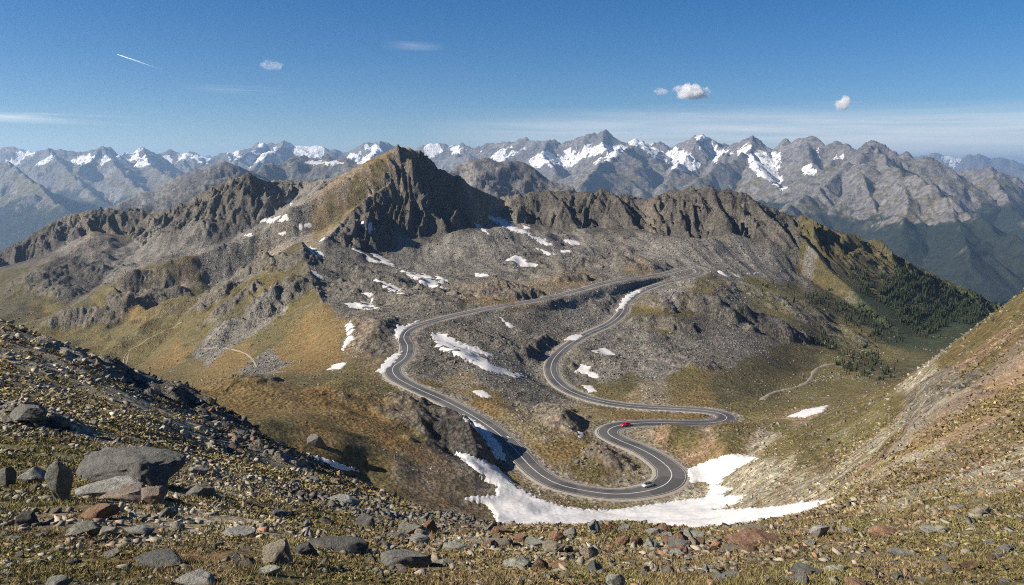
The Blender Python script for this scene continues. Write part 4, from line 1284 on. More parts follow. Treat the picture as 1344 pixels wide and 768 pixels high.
SNOWM = snow_material()
SNOW = [
    (95, 0.9, 'large rippled snowfield below the lowest road bend', [(597, 592), (620, 597), (648, 610), (665, 625), (682, 641), (706, 653), (735, 663), (770, 669), (810, 669), (850, 663), (890, 657), (925, 653), (933, 641), (928, 632), (906, 634), (902, 623),
        (899, 616), (930, 604), (960, 595), (998, 601), (975, 611), (955, 624), (942, 636), (962, 641), (945, 650), (980, 650), (966, 661), (938, 669), (1000, 667), (1064, 658), (1094, 657), (1085, 668), (1045, 682), (1000, 696), (900, 715), (700, 715), (648, 700), (650, 680), (640, 664), (612, 656), (612, 652), (650, 650), (652, 640), (630, 625), (610, 607)]),
    (200, 0.6, 'narrow shaded snow strip squeezed between the brown shelf and the road', [(598, 540), (615, 546), (637, 560), (655, 580), (664, 600), (664, 607), (652, 602), (640, 582), (620, 560)]),
    (120, 0.5, 'thin snow streak on the brown shelf behind the dark left crest', [(395, 596), (412, 597), (440, 606), (478, 619), (455, 619), (425, 611), (402, 603)]),
    (150, 0.5, 'leaf-shaped snow patch high on the right grassy hillside', [(1033, 547), (1058, 537), (1088, 532), (1080, 540), (1057, 548)]),
    (350, 0.6, 'upright wavy snow patch on the ochre ridge end', [(460, 421), (466, 428), (463, 445), (451, 461), (448, 458), (456, 440), (453, 428)]),
    (350, 0.5, 'small snow wedge at the foot of the ochre ridge', [(428, 486), (440, 477), (456, 475), (448, 485)]),
    (350, 0.6, 'snow bank in shade left of the tight road bend', [(494, 488), (508, 470), (525, 462), (532, 458), (520, 474), (506, 490)]),
    (380, 0.6, 'curved snow bank above the first bend of the upper road', [(518, 441), (521, 425), (532, 428), (552, 419), (532, 433), (523, 448)]),
    (350, 0.5, 'longest snow streak on the scree between the two roads', [(565, 438), (585, 437), (600, 447), (620, 460), (650, 480), (692, 494), (680, 496), (640, 487), (606, 470), (573, 455)]),
    (350, 0.4, 'slim snow streak just above the longest scree streak', [(600, 449), (630, 457), (652, 468), (640, 468), (615, 458)]),
    (350, 0.4, 'little snow sliver below the long scree streak', [(618, 513), (635, 512), (648, 522), (632, 522)]),
    (400, 0.4, 'short slanting snow streak just under the upper road', [(652, 415), (660, 418), (676, 429), (668, 430)]),
    (500, 0.6, 'broad forked snow patch at the foot of the dark peak', [(520, 351), (540, 358), (560, 360), (571, 366), (574, 360), (589, 369), (580, 371), (572, 369), (584, 378), (565, 377), (550, 369), (535, 362)]),
    (500, 0.5, 'pointed snow patch below and left of the forked one', [(491, 366), (508, 371), (532, 380), (531, 387), (512, 382)]),
    (500, 0.5, 'small snow wedge at the end of a shaded spur', [(477, 385), (488, 384), (494, 392), (489, 395)]),
    (500, 0.5, 'flat snow band beneath the shaded spur', [(452, 398), (480, 396), (497, 404), (470, 406), (458, 403)]),
    (600, 0.5, 'bluish snow patch in shade under the dark face', [(486, 332), (502, 336), (517, 348), (508, 348), (494, 341)]),
    (600, 0.4, 'thin bluish snow streak on the shaded foot of the dark face', [(464, 327), (475, 331), (496, 342), (486, 341)]),
    (600, 0.5, 'triangular snow patch behind the small grassy knoll', [(398, 321), (412, 326), (428, 335), (418, 338), (405, 331)]),
    (600, 0.5, 'tiny snow fleck in the notch of the ridge above the knoll', [(419, 317), (427, 309), (425, 317)]),
    (600, 0.4, 'narrow shaded snow patch beside the knoll ridge', [(405, 353), (416, 357), (425, 364), (412, 362)]),
    (700, 0.5, 'squarish snow patch halfway up the dark face', [(475, 291), (485, 293), (493, 301), (484, 303)]),
    (900, 0.6, 'branching snow patch on the saddle scree right of the peak', [(641, 285), (660, 287), (675, 297), (690, 303), (700, 310), (712, 312), (727, 322), (715, 322), (700, 313), (680, 306), (660, 297)]),
    (900, 0.4, 'round snow fleck above the branching saddle patch', [(687, 296), (695, 296), (696, 300), (688, 300)]),
    (800, 0.5, 'star-shaped snow patch below the rocky right ridge', [(741, 315), (752, 314), (763, 319), (750, 323)]),
    (700, 0.4, 'flat snow fleck on the knolls below the right ridge', [(735, 329), (748, 328), (751, 332), (737, 332)]),
    (700, 0.5, 'snow streak along the edge of the peak shadow', [(678, 334), (692, 342), (706, 348), (688, 351), (664, 341)]),
    (600, 0.4, 'pair-like snow flecks on the scree above the upper road', [(620, 358), (635, 359), (646, 363), (625, 363)]),
    (700, 0.4, 'long thin snow line at the right tip of the peak shadow', [(701, 325), (715, 328), (731, 335), (718, 334)]),
    (800, 0.5, 'slanting snow patch on the scree right of the top hairpin', [(939, 351), (947, 354), (955, 362), (949, 363)]),
    (800, 0.4, 'small snow dash in the middle of three right of the top hairpin', [(962, 358), (970, 361), (976, 365), (968, 365)]),
    (800, 0.4, 'flat snow fleck furthest along the scree from the top hairpin', [(981, 359), (996, 357), (991, 361)]),
    (500, 0.5, 'snow bank filling the inside of the middle road curve', [(822, 387), (835, 381), (848, 379), (830, 390), (817, 407), (808, 409), (814, 398)]),
    (420, 0.5, 'snow wedge above the left bend of the middle road', [(740, 446), (750, 439), (770, 439), (756, 448)]),
    (350, 0.5, 'pale snow patch on the scree inside the middle road, upper one', [(776, 460), (795, 456), (809, 466), (795, 468)]),
    (350, 0.5, 'forked snow patch on the scree inside the middle road', [(755, 487), (764, 478), (776, 480), (772, 486), (791, 493), (782, 497), (765, 491)]),
    (350, 0.4, 'small snow patch nearest the road inside the middle curve', [(763, 506), (775, 505), (786, 515), (772, 515)]),
    (900, 0.5, 'largest snow patch in the left cirque', [(344, 290), (358, 285), (378, 280), (380, 289), (365, 293), (352, 293)]),
    (900, 0.5, 'oval snow patch at the right end of the left cirque', [(392, 295), (408, 292), (411, 298), (394, 300)]),
    (900, 0.4, 'small snow patch below the largest one in the left cirque', [(360, 307), (376, 303), (373, 310)]),
    (900, 0.4, 'leftmost snow fleck of the left cirque', [(319, 309), (333, 305), (331, 312)]),
    (900, 0.4, 'snow fleck high under the crest of the left cirque', [(377, 262), (385, 264), (381, 271)]),
    (250, 0.4, 'small snow remnant beside rocks inside the lower loop', [(757, 566), (766, 566), (768, 575), (760, 574)]),
    (600, 0.4, 'thin snow gully low on the dark face', [(622, 293), (632, 297), (645, 308), (640, 308)]),
]


def blur_win(A, n):
    k = np.hanning(2 * n + 3)[1:-1]
    k /= k.sum()
    Ap = np.pad(A, n, mode='edge')
    B = np.zeros((A.shape[0], Ap.shape[1]))
    for i, w in enumerate(k):
        B += w * Ap[i:i + A.shape[0]]
    C = np.zeros(A.shape)
    for i, w in enumerate(k):
        C += w * B[:, i:i + A.shape[1]]
    return C


SNOWMASK = np.zeros(Z.shape, bool)


def snow_patch(spec):
    ymin, lift, label, poly = spec
    P = [raymarch(x, y, ymin) for x, y in poly]
    c = np.mean(np.array(poly, float), 0)
    P += [raymarch(x * .5 + c[0] * .5, y * .5 + c[1] * .5, ymin) for x, y in poly]
    P = np.array(P)
    win = seg_window(P[:, :2], 0.012 * P[:, 1].max() + 6)
    zb = blur_win(Z[win], 4)
    x, y = XX[win], YY[win]
    px, py = proj(x / y, zb / y)
    sc = max(1.5, np.ptp(np.array(poly)[:, 1]) / 7)
    wl = float(np.mean(P[:, 1])) / F * 6
    sdv = in_poly(px, py, poly) + 1.5 * min(1.6, sc * 0.5) * fbm(x / wl, y / (wl * 2), 4, 71, 0.6)
    keep = sdv > -1.6
    if keep.sum() < 4:
        print('no snow', label)
        return
    pxm = y / F
    z = zb + np.clip(sdv * 0.22, -0.9, lift) * np.minimum(1.3, np.maximum(0.5, pxm * 1.2)) + np.where(sdv > 0, 0.04, -0.25)
    if ymin < 210:
        z = z + 0.22 * fbm(x / 7, y / 11, 3, 140) * np.clip(sdv / 3, 0, 1) + 0.10 * np.abs(pnoise(x / 1.6, y / 2.6, 144)) * np.clip(sdv / 3, 0, 1)
    SNOWMASK[win] |= sdv > -0.4
    kq = keep[:-1, :-1] | keep[1:, :-1] | keep[:-1, 1:] | keep[1:, 1:]
    q = grid_quads(*keep.shape)[kq.ravel()]
    used = np.unique(q)
    mp = np.full(keep.size, -1)
    mp[used] = np.arange(len(used))
    v = np.stack([x, y, z], -1).reshape(-1, 3)[used]
    o = np.array([v[:, 0].mean(), v[:, 1].mean(), v[:, 2].mean()])
    ob = link('snow_patch', mesh_from(v - o, mp[q], 'snow_patch', True, {'rim': sdv.ravel()[used]}, mat=SNOWM), label=label, category='snow patch', group='old snow patches on the slopes')
    ob.location = o


for _s in SNOW:
    snow_patch(_s)
print('snow', round(time.time() - T_START, 1))

# ------------------------------------------------------------------ rocks
def ico(sub):
    bm = bmesh.new()
    bmesh.ops.create_icosphere(bm, subdivisions=sub, radius=1.0)
    v = np.array([x.co[:] for x in bm.verts])
    t = np.array([[x.index for x in f.verts] for f in bm.faces])
    bm.free()
    return v, t


ICO = {k: ico(k) for k in (1, 2, 3, 4, 5)}


def rock_shape(seed, sub=4, cuts=14, size=(1, 1, 0.7), flat=0.0, rounding=0.0, fine=0.03, boxy=0.0, dmin=0.42, planes=()):
    """an angular block: a ball cut by random planes, with broken small relief"""
    r = np.random.default_rng(seed)
    v = ICO[sub][0].copy()
    if boxy:
        v = np.sign(v) * np.abs(v) ** boxy
        v = v / np.abs(v).max() * 0.93
    for i in range(cuts):
        n = r.normal(size=3)
        if flat and i % 2 == 0:
            n = np.array([r.normal(0, .12), r.normal(0, .12), r.choice([-1, 1])])
        n /= np.linalg.norm(n)
        d = r.uniform(dmin, dmin + 0.32) + 0.16 * rounding
        if flat and abs(n[2]) > 0.9:
            d = r.uniform(0.42, 0.6)
        ex = v @ n - d
        v -= np.maximum(0, ex)[:, None] * n[None] * (1 - 0.25 * rounding)
    for n, d in planes:
        n = np.array(n) / np.linalg.norm(n)
        v -= np.maximum(0, v @ n - d)[:, None] * n[None] * 0.95
    v = v * np.array(size)
    nn = v / (np.linalg.norm(v, axis=1, keepdims=True) + 1e-9)
    w = pnoise(v[:, 0] * 2.3 + v[:, 2] * 1.7, v[:, 1] * 2.3 - v[:, 2] * 1.3, seed) * 1.0
    w2 = pnoise(v[:, 0] * 6 + v[:, 2] * 5, v[:, 1] * 6 + v[:, 2] * 4, seed + 5)
    w3 = pnoise(v[:, 0] * 15 + v[:, 2] * 9, v[:, 1] * 15 - v[:, 2] * 11, seed + 9)
    return v + nn * (fine * (1.6 * w + w2 + 0.6 * w3))[:, None]


def rock_material(name, base, spot, moss):
    m, nt, N, L, bs = new_mat(name)
    b = NB(nt)
    oi = N.new('ShaderNodeObjectInfo')
    p = b.obj()
    va = N.new('ShaderNodeVectorMath')
    va.operation = 'ADD'
    L.new(p, va.inputs[0])
    L.new(oi.outputs['Location'], va.inputs[1])
    p = va.outputs[0]
    n1 = b.noise(p, 2.0, 8, 0.7)
    n2 = b.noise(p, 11.0, 7, 0.75)
    cr = b.noise(b.mapping(p, (1, 1, 5), (0.3, 0.2, 0)), 2.4, 6, 0.7)
    c = b.mix(b.rng(n1, 0.3, 0.7), tuple(x * 0.6 for x in base) + (1,), tuple(x * 1.25 for x in base) + (1,))
    c = b.mix(b.rng(n2, 0.52, 0.62, 0, 0.75), c, spot + (1,))
    c = b.mix(b.rng(b.noise(p, 4.0, 6, 0.75), 0.58, 0.66, 0, 0.7), c, moss + (1,))
    c = b.mix(b.rng(cr, 0.40, 0.34, 0, 0.6), c, tuple(x * 0.35 for x in base) + (1,))
    hs = N.new('ShaderNodeHueSaturation')
    L.new(c, hs.inputs['Color'])
    L.new(b.rng(oi.outputs['Random'], 0, 1, 0.75, 1.25), hs.inputs['Value'])
    L.new(hs.outputs[0], bs.inputs['Base Color'])
    bs.inputs['Roughness'].default_value = 0.92
    bs.inputs['Specular IOR Level'].default_value = 0.2
    h = b.math('ADD', b.math('ADD', n2, b.math('MULTIPLY', n1, 1.5)), b.math('MULTIPLY', cr, 1.2))
    L.new(b.bump(h, 1.0, 0.11), bs.inputs['Normal'])
    return m


RM = {
    'grey': rock_material('grey_granite', (.27, .265, .235), (.40, .39, .34), (.16, .17, .09)),
    'dark': rock_material('dark_gneiss', (.165, .160, .142), (.26, .255, .22), (.12, .12, .06)),
    'pale': rock_material('pale_lichen_stone', (.30, .30, .25), (.44, .44, .36), (.23, .24, .14)),
    'rust': rock_material('rusty_stone', (.27, .160, .100), (.36, .26, .18), (.22, .19, .12)),
    'brown': rock_material('brown_schist', (.25, .20, .16), (.30, .26, .21), (.17, .15, .09)),
    'tan': rock_material('tan_stone', (.29, .25, .19), (.38, .34, .27), (.22, .20, .12)),
}


def put_rock(me, mat, loc, scale, rot, name, **props):
    o = bpy.data.objects.new(name, me)
    COL.objects.link(o)
    o.location = loc
    o.scale = scale
    o.rotation_euler = rot
    for k, v in props.items():
        o[k] = v
    return o


# (px left, px right, py top, py base, colour, style, label)
HERO = [
    (95, 242, 568, 638, 'dark', 'boulder', 'huge rough dark grey boulder, largest block on the left slope'),
    (73, 106, 598, 660, 'pale', 'upright', 'upright pale slab leaning at the left end of the huge boulder'),
    (104, 200, 606, 654, 'grey', 'slab', 'flat layered grey slab lying in front of the huge boulder'),
    (132, 204, 622, 659, 'brown', 'slab', 'tilted brownish slab resting on the layered grey slab'),
    (182, 219, 632, 664, 'brown', 'block', 'squarish brown block at the lower right of the huge boulder'),
    (104, 156, 654, 684, 'rust', 'round', 'low dark rusty stone under the upright pale slab'),
    (90, 138, 675, 706, 'pale', 'slab', 'broad pale lichen stone in the turf below the slabs'),
    (130, 156, 686, 707, 'pale', 'round', 'round pale lichen stone beside the broad pale one'),
    (163, 201, 684, 704, 'grey', 'block', 'pointed grey stone right of the two pale lichen stones'),
    (14, 68, 528, 562, 'dark', 'block', 'dark block by the mossy bank on the left slope'),
    (66, 96, 545, 567, 'dark', 'upright', 'small dark leaning stone beside the dark block'),
    (0, 22, 608, 640, 'dark', 'block', 'dark block cut by the left edge of the picture'),
    (24, 62, 608, 636, 'grey', 'upright', 'grey triangular stone in the heap left of the upright slab'),
    (175, 250, 716, 748, 'dark', 'slab', 'low dark rough slab in the turf below the huge boulder'),
    (228, 290, 748, 772, 'grey', 'slab', 'flat grey stone at the very bottom of the left turf'),
    (58, 92, 752, 774, 'grey', 'round', 'small grey stone half sunk in the bottom left turf'),
    (243, 284, 630, 656, 'dark', 'upright', 'dark wedge of rock right of the huge boulder'),
    (342, 388, 700, 745, 'tan', 'block', 'standing tan boulder with a shaded right side'),
    (400, 486, 696, 727, 'dark', 'slab', 'long dark wedge with a lichen top right of the standing tan boulder'),
    (496, 569, 717, 747, 'grey', 'block', 'blocky grey stone with a black shaded end, lower middle'),
    (338, 370, 741, 756, 'pale', 'round', 'small pale stone at the foot of the standing tan boulder'),
    (504, 534, 692, 709, 'dark', 'slab', 'small dark flat stone above the blocky grey one'),
    (290, 338, 684, 706, 'grey', 'slab', 'low grey slab up left of the standing tan boulder'),
    (424, 472, 644, 663, 'grey', 'upright', 'pointed grey rock among the rubble of the left crest'),
    (580, 619, 706, 725, 'pale', 'slab', 'oval lichen slab in the rubble at bottom centre'),
    (674, 699, 697, 715, 'rust', 'block', 'orange block left of the orange triangle near the snow edge'),
    (716, 743, 694, 712, 'rust', 'upright', 'orange triangular stone near the snow edge'),
    (738, 758, 689, 706, 'grey', 'block', 'grey stone touching the orange triangular stone'),
    (658, 702, 725, 748, 'pale', 'block', 'lichen-grey block beside the orange cube at bottom centre'),
    (697, 721, 730, 750, 'rust', 'block', 'orange cube-like stone right of the lichen-grey block'),
    (718, 747, 736, 748, 'rust', 'slab', 'flat orange slab right of the orange cube-like stone'),
    (807, 829, 701, 719, 'rust', 'upright', 'left one of two orange slabs leaning together'),
    (823, 845, 701, 718, 'rust', 'upright', 'right one of two orange slabs leaning together'),
    (761, 785, 715, 734, 'tan', 'upright', 'tan stone standing in the central rubble'),
    (794, 822, 748, 772, 'pale', 'round', 'rounded pale stone in the green turf at bottom centre'),
    (563, 596, 727, 744, 'pale', 'round', 'pale green lichen stone right of the blocky grey stone'),
    (968, 1009, 678, 699, 'tan', 'round', 'smooth tan dome of rock against the snowfield'),
    (948, 1027, 692, 719, 'rust', 'slab', 'largest orange slab, just below the tan dome'),
    (928, 945, 707, 723, 'rust', 'upright', 'small pointed orange stone left of the largest orange slab'),
    (1058, 1086, 686, 707, 'grey', 'upright', 'grey wedge leaning uphill right of the largest orange slab'),
    (1034, 1078, 735, 754, 'dark', 'slab', 'dark grey slab at the bottom right of centre'),
    (1078, 1112, 735, 752, 'pale', 'round', 'whitish lichen stone right of the dark grey slab'),
    (1104, 1140, 752, 772, 'rust', 'block', 'orange block at the bottom edge on the right'),
    (866, 890, 736, 756, 'tan', 'block', 'pinkish tan stone in the turf below the orange slabs'),
    (1140, 1183, 683, 705, 'rust', 'round', 'rounded orange boulder in the right turf'),
    (1248, 1275, 657, 671, 'pale', 'slab', 'whitish flat stone beside the tan block on the right turf'),
    (1274, 1299, 660, 678, 'tan', 'block', 'tan block beside the whitish flat stone'),
    (1164, 1201, 712, 731, 'pale', 'slab', 'flat lichen-grey slab below the rounded orange boulder'),
    (1201, 1217, 675, 685, 'rust', 'round', 'small orange stone right of the rounded orange boulder'),
    (1244, 1263, 736, 748, 'rust', 'block', 'small orange stone low in the right corner turf'),
    (1208, 1246, 689, 701, 'pale', 'slab', 'long whitish stone right of the rounded orange boulder'),
    (402, 430, 560, 588, 'dark', 'block', 'dark crag standing on the brown shelf behind the left crest'),
]


def norm_box(v, w, d, h):
    lo, hi = v.min(0), v.max(0)
    v = (v - (lo + hi) / 2) / (hi - lo)
    v = v * np.array([w, d, h])
    v[:, 2] += h / 2
    return v


STYLE = {'boulder': dict(cuts=0, size=(1, .9, .7), boxy=0.5, planes=[((-.45, -.3, .85), .74), ((.5, .1, .85), .86), ((.75, -.5, .3), .80), ((-.85, -.4, .2), .82), ((.1, -.95, .45), .80), ((.8, .2, -.4), .8)]), 'block': dict(cuts=20, size=(1, .9, .8)), 'slab': dict(cuts=24, size=(1, .9, .4), flat=1), 'upright': dict(cuts=18, size=(.8, .6, 1.2)), 'round': dict(cuts=14, size=(1, .9, .7), rounding=0.45)}
for i, (x0, x1, y0, y1, colr, sty, label) in enumerate(HERO):
    cx = (x0 + x1) / 2
    far = 150 if 'crag' in label else 3
    p = raymarch(cx, y1 - 1, far)
    Y = p[1]
    w = (x1 - x0) * Y / F
    hp = (y1 - y0) * Y / F
    d = w * (0.75 if sty != 'upright' else 0.55)
    h = max(0.3 * w, (hp - 0.3 * d) * 1.08)
    if sty == 'slab':
        h = max(0.22 * w, (hp - 0.38 * d) * 1.1)
    big = w > 0.8
    v = rock_shape(100 + i, 5 if big else 4, **STYLE[sty], fine=0.024 if not big else (0.05 if sty == 'boulder' else 0.024))
    v = norm_box(v, w * 1.04, d, h * 1.2)
    me = mesh_from(v, None, 'boulder', False, tris=ICO[5 if big else 4][1], mat=RM[colr])
    yc = Y + d * 0.36
    z = float(height(np.array([cx_ for cx_ in (p[0],)]), np.array([yc]))[0])
    z = min(z, p[2] + 0.25 * h) - (0.5 if far > 3 else 0.17) * h
    o = put_rock(me, RM[colr], (p[0] * yc / Y, yc, z), (1, 1, 1), (0, 0, 0), 'boulder', label=label, category='boulder', group='boulders on the near slope')
    if sty == 'upright':
        o.rotation_euler = (0.0, math.radians([12, -10, 16][i % 3]), 0.2)

# smaller stones one can still tell apart
PROT = {}
for c in RM:
    PROT[c] = []
    for k in range(5):
        sty = ['block', 'slab', 'block', 'round', 'upright'][k]
        v = norm_box(rock_shape(300 + k + 7 * len(PROT), 4, **STYLE[sty], fine=0.03), 1, [.8, .9, .7, .9, .6][k], [.62, .34, .7, .5, .85][k])
        PROT[c].append(mesh_from(v, None, 'stone', False, tris=ICO[4][1], mat=RM[c]))
rs = random.Random(5)
ZONES = [
    # name, px range, py range, count, colours, width px range
    ('bottom left turf', (5, 520), (672, 764), 62, ['grey'] * 4 + ['pale'] * 2 + ['dark'] * 2 + ['brown'], (8, 34)),
    ('rubble strip along the snow edge', (520, 1010), (696, 728), 92, ['grey'] * 3 + ['pale'] * 3 + ['rust'] * 3 + ['tan'] * 2, (9, 42)),
    ('bottom centre turf', (530, 960), (728, 765), 36, ['grey'] * 3 + ['pale'] * 2 + ['tan'] * 2 + ['rust'], (9, 34)),
    ('bottom right turf', (960, 1340), (690, 765), 52, ['pale'] * 4 + ['tan'] * 2 + ['rust'] * 2 + ['grey'] * 3, (8, 32)),
    ('dark rocky left slope', (5, 500), (520, 665), 64, ['grey'] * 4 + ['dark'] * 4 + ['brown'] * 2, (7, 28)),
]
CNAME = {'grey': 'grey', 'dark': 'dark grey', 'pale': 'pale lichen-covered', 'rust': 'orange rusty', 'brown': 'brown', 'tan': 'tan'}
for zn, (xa, xb), (ya, yb), n, cols, (wa, wb) in ZONES:
    for i in range(n):
        for tries in range(20):
            px, py = rs.uniform(xa, xb), ya + (yb - ya) * rs.random() ** 0.85
            if not any(h_[0] - 6 < px < h_[1] + 6 and h_[2] - 3 < py < h_[3] + 5 for h_ in HERO):
                break
        p = raymarch(px, py, 3)
        if p[1] > 100:
            continue
        c = rs.choice(cols)
        k = rs.choice([0, 1, 1, 1, 2, 2, 3, 3, 4])
        w = (wa + (wb - wa) * rs.random() ** 1.8) * p[1] / F * (0.55 if k == 4 else 1.0)
        sc = (w, w * rs.uniform(.8, 1.2), w * rs.uniform(.75, 1.15))
        put_rock(PROT[c][k], None, (p[0], p[1], p[2] - 0.16 * w), sc, (rs.gauss(0, .18), rs.gauss(0, .18), rs.uniform(0, 6.28)), 'stone',
                 label='small %s stone lying in the %s' % (CNAME[c], zn), category='stone', group='%s stones in the %s' % (CNAME[c], zn))
print('rocks', round(time.time() - T_START, 1))

# ------------------------------------------------------------------ rubble, too many stones to count
def attr_material(name, fine, contrast=0.5, bump=0.05):
    m, nt, N, L, bs = new_mat(name)
    b = NB(nt)
    p = b.pos()
    n = b.noise(p, fine, 5, 0.7)
    c = b.mix(1.0, b.attr('tone', 'Color'), b.mix(n, (1 - contrast,) * 3 + (1,), (1 + contrast,) * 3 + (1,)), 'MULTIPLY')
    L.new(c, bs.inputs['Base Color'])
    bs.inputs['Roughness'].default_value = 0.95
    bs.inputs['Specular IOR Level'].default_value = 0.12
    if bump:
        L.new(b.bump(n, 0.8, bump), bs.inputs['Normal'])
    return m


def sample_ground(n, arange, yrange, power=1.0):
    a = rng.uniform(arange[0], arange[1], n)
    s = np.log(yrange[0]) + (np.log(yrange[1]) - np.log(yrange[0])) * rng.random(n) ** power
    ci = np.clip(((a - A0) / DA).astype(int), 0, NA - 1)
    ri = np.clip(np.searchsorted(srow, s), 0, NS - 1)
    return a, np.exp(s), ri, ci


def jag_rocks(name, mat, x, y, z, size, tone, protos, label=None):
    """many small angular stones as one heap mesh"""
    n = len(x)
    V, Tt, C = [], [], []
    which = rng.integers(0, len(protos), n)
    off = 0
    for k, (pv, pt) in enumerate(protos):
        m = which == k
        if not m.any():
            continue
        nk = m.sum()
        ang = rng.uniform(0, 2 * np.pi, nk)
        ca_, sa_ = np.cos(ang)[:, None], np.sin(ang)[:, None]
        sx = size[m][:, None] * rng.uniform(.8, 1.3, (nk, 1))
        sy = size[m][:, None] * rng.uniform(.7, 1.1, (nk, 1))
        sz = size[m][:, None] * rng.uniform(.5, 1.0, (nk, 1))
        px_, py_, pz_ = pv[:, 0][None] * sx, pv[:, 1][None] * sy, pv[:, 2][None] * sz
        tl = rng.normal(0, .25, (nk, 1))
        vx = px_ * ca_ - py_ * sa_ + x[m][:, None]
        vy = px_ * sa_ + py_ * ca_ + y[m][:, None]
        vz = pz_ + px_ * tl + z[m][:, None]
        V.append(np.stack([vx, vy, vz], -1).reshape(-1, 3))
        Tt.append((pt[None] + (np.arange(nk) * len(pv))[:, None, None]).reshape(-1, 3) + off)
        C.append(np.repeat(tone[m], len(pv), 0))
        off += nk * len(pv)
    C = np.concatenate(C)
    me = mesh_from(np.concatenate(V), None, name, False, {'tone': np.c_[C, np.ones(len(C))]}, tris=np.concatenate(Tt), mat=mat)
    return link(name, me, kind='stuff')


def low_rocks(npts, n, seed):
    """sharp-edged splinters: hulls of a few random points"""
    out = []
    for k in range(n):
        r = np.random.default_rng(seed + k)
        bm = bmesh.new()
        for p in r.uniform(-1, 1, (npts, 3)) ** 1.0:
            m_ = np.abs(p).max()
            p = p / m_ * r.uniform(0.75, 1.0)
            bm.verts.new((p[0] * 1.05, p[1] * 0.85, p[2] * 0.7))
        g = bmesh.ops.convex_hull(bm, input=bm.verts)
        bmesh.ops.delete(bm, geom=[e for e in g['geom_interior'] if isinstance(e, bmesh.types.BMVert)], context='VERTS')
        bmesh.ops.triangulate(bm, faces=bm.faces)
        bmesh.ops.recalc_face_normals(bm, faces=bm.faces)
        bm.verts.index_update()
        v = np.array([x.co[:] for x in bm.verts])
        v[:, 2] += 0.25
        t = np.array([[x.index for x in f.verts] for f in bm.faces])
        bm.free()
        out.append((v, t))
    return out


LOW1, LOW2 = low_rocks(8, 8, 500), low_rocks(9, 14, 600)
RUB = attr_material('rubble_stone', 3.0, 0.45, 0.05)
RUBM = attr_material('scree_stone', 0.6, 0.4, 0.2)


def tones(ri, ci, n, rust=0.0, spread=0.33):
    c = 0.88 * STONE[ri, ci] * (1 + spread * rng.normal(size=(n, 1)))
    m = rng.random(n) < rust
    c[m] = np.array([.23, .145, .095]) * (1 + 0.2 * rng.normal(size=(m.sum(), 1)))
    return np.clip(c, 0.03, 0.5)


# stones in the close turf
a, y, ri, ci = sample_ground(44000, (-.72, .72), (3.4, 46), 0.8)
pn = fbm(a * y / 1.7, y / 1.7, 3, 91)
keep = rng.random(len(a)) < np.clip(0.36 + 1.5 * pn + 0.9 * (0.7 - VEG[ri, ci]), 0.04, 1) * np.clip(0.3 + y / 18, 0, 1)
a, y, ri, ci = a[keep], y[keep], ri[keep], ci[keep]
sz = 0.5 * y / F * (2.6 + 15 * rng.random(len(a)) ** 3.6) * np.clip(14 / y, 0.75, 1.15)
rust = np.where(a > -0.15, 0.16, 0.03)
tn = tones(ri, ci, len(a))
mm = rng.random(len(a)) < rust
tn[mm] = np.array([.25, .155, .10]) * (1 + 0.2 * rng.normal(size=(mm.sum(), 1)))
jag_rocks('rubble', RUB, a * y, y, height(a * y, y) - 0.1 * sz, sz, np.clip(tn, .03, .5), LOW2)
# blocks of the left slope and the crest
a, y, ri, ci = sample_ground(30000, (-.75, .45), (24, 100))
pn = fbm(a * y / 6, y / 6, 3, 92)
keep = rng.random(len(a)) < np.clip(0.38 + 1.5 * pn + 0.6 * (ROUGH[ri, ci] - 1) + 0.8 * cliff[ri, ci], 0.06, 1)
a, y, ri, ci = a[keep], y[keep], ri[keep], ci[keep]
sz = 0.5 * y / F * (2.2 + 13 * rng.random(len(a)) ** 4)
jag_rocks('rubble', RUB, a * y, y, height(a * y, y) - 0.05 * sz, sz, tones(ri, ci, len(a), 0.03), LOW2)
# right hillside
a, y, ri, ci = sample_ground(42000, (.08, .76), (26, 300))
m0 = (a * y > 12) & (rdist[ri, ci] > 9) & ~SNOWMASK[ri, ci]
pn = fbm(a * y / 14, y / 14, 3, 93)
keep = m0 & (rng.random(len(a)) < np.clip(0.75 - 0.6 * VEG[ri, ci] + 0.7 * pn, 0.05, 1))
a, y, ri, ci = a[keep], y[keep], ri[keep], ci[keep]
sz = 0.5 * y / F * (1.7 + 8.0 * rng.random(len(a)) ** 5)
jag_rocks('rubble', RUB, a * y, y, height(a * y, y) - 0.1 * sz, sz, tones(ri, ci, len(a), 0.08, 0.25), LOW1)
# boulder fields and scree of the middle ground
a, y, ri, ci = sample_ground(240000, (-.70, .62), (200, 1300))
pn = fbm(a * y / 45, y / 45, 3, 94)
keep = (rdist[ri, ci] > 9) & ~SNOWMASK[ri, ci] & (cliff[ri, ci] < 0.35) & (rng.random(len(a)) < np.clip(0.75 - 1.0 * VEG[ri, ci] + 0.5 * pn, 0.02, 1))
a, y, ri, ci = a[keep], y[keep], ri[keep], ci[keep]
sz = 0.5 * y / F * (1.3 + 3.6 * rng.random(len(a)) ** 5) * np.clip(1.15 - y / 2600, 0.6, 1)
jag_rocks('scree', RUBM, a * y, y, height(a * y, y) - 0.1 * sz, sz, tones(ri, ci, len(a), 0.0, 0.42), LOW1)
print('rubble', round(time.time() - T_START, 1))

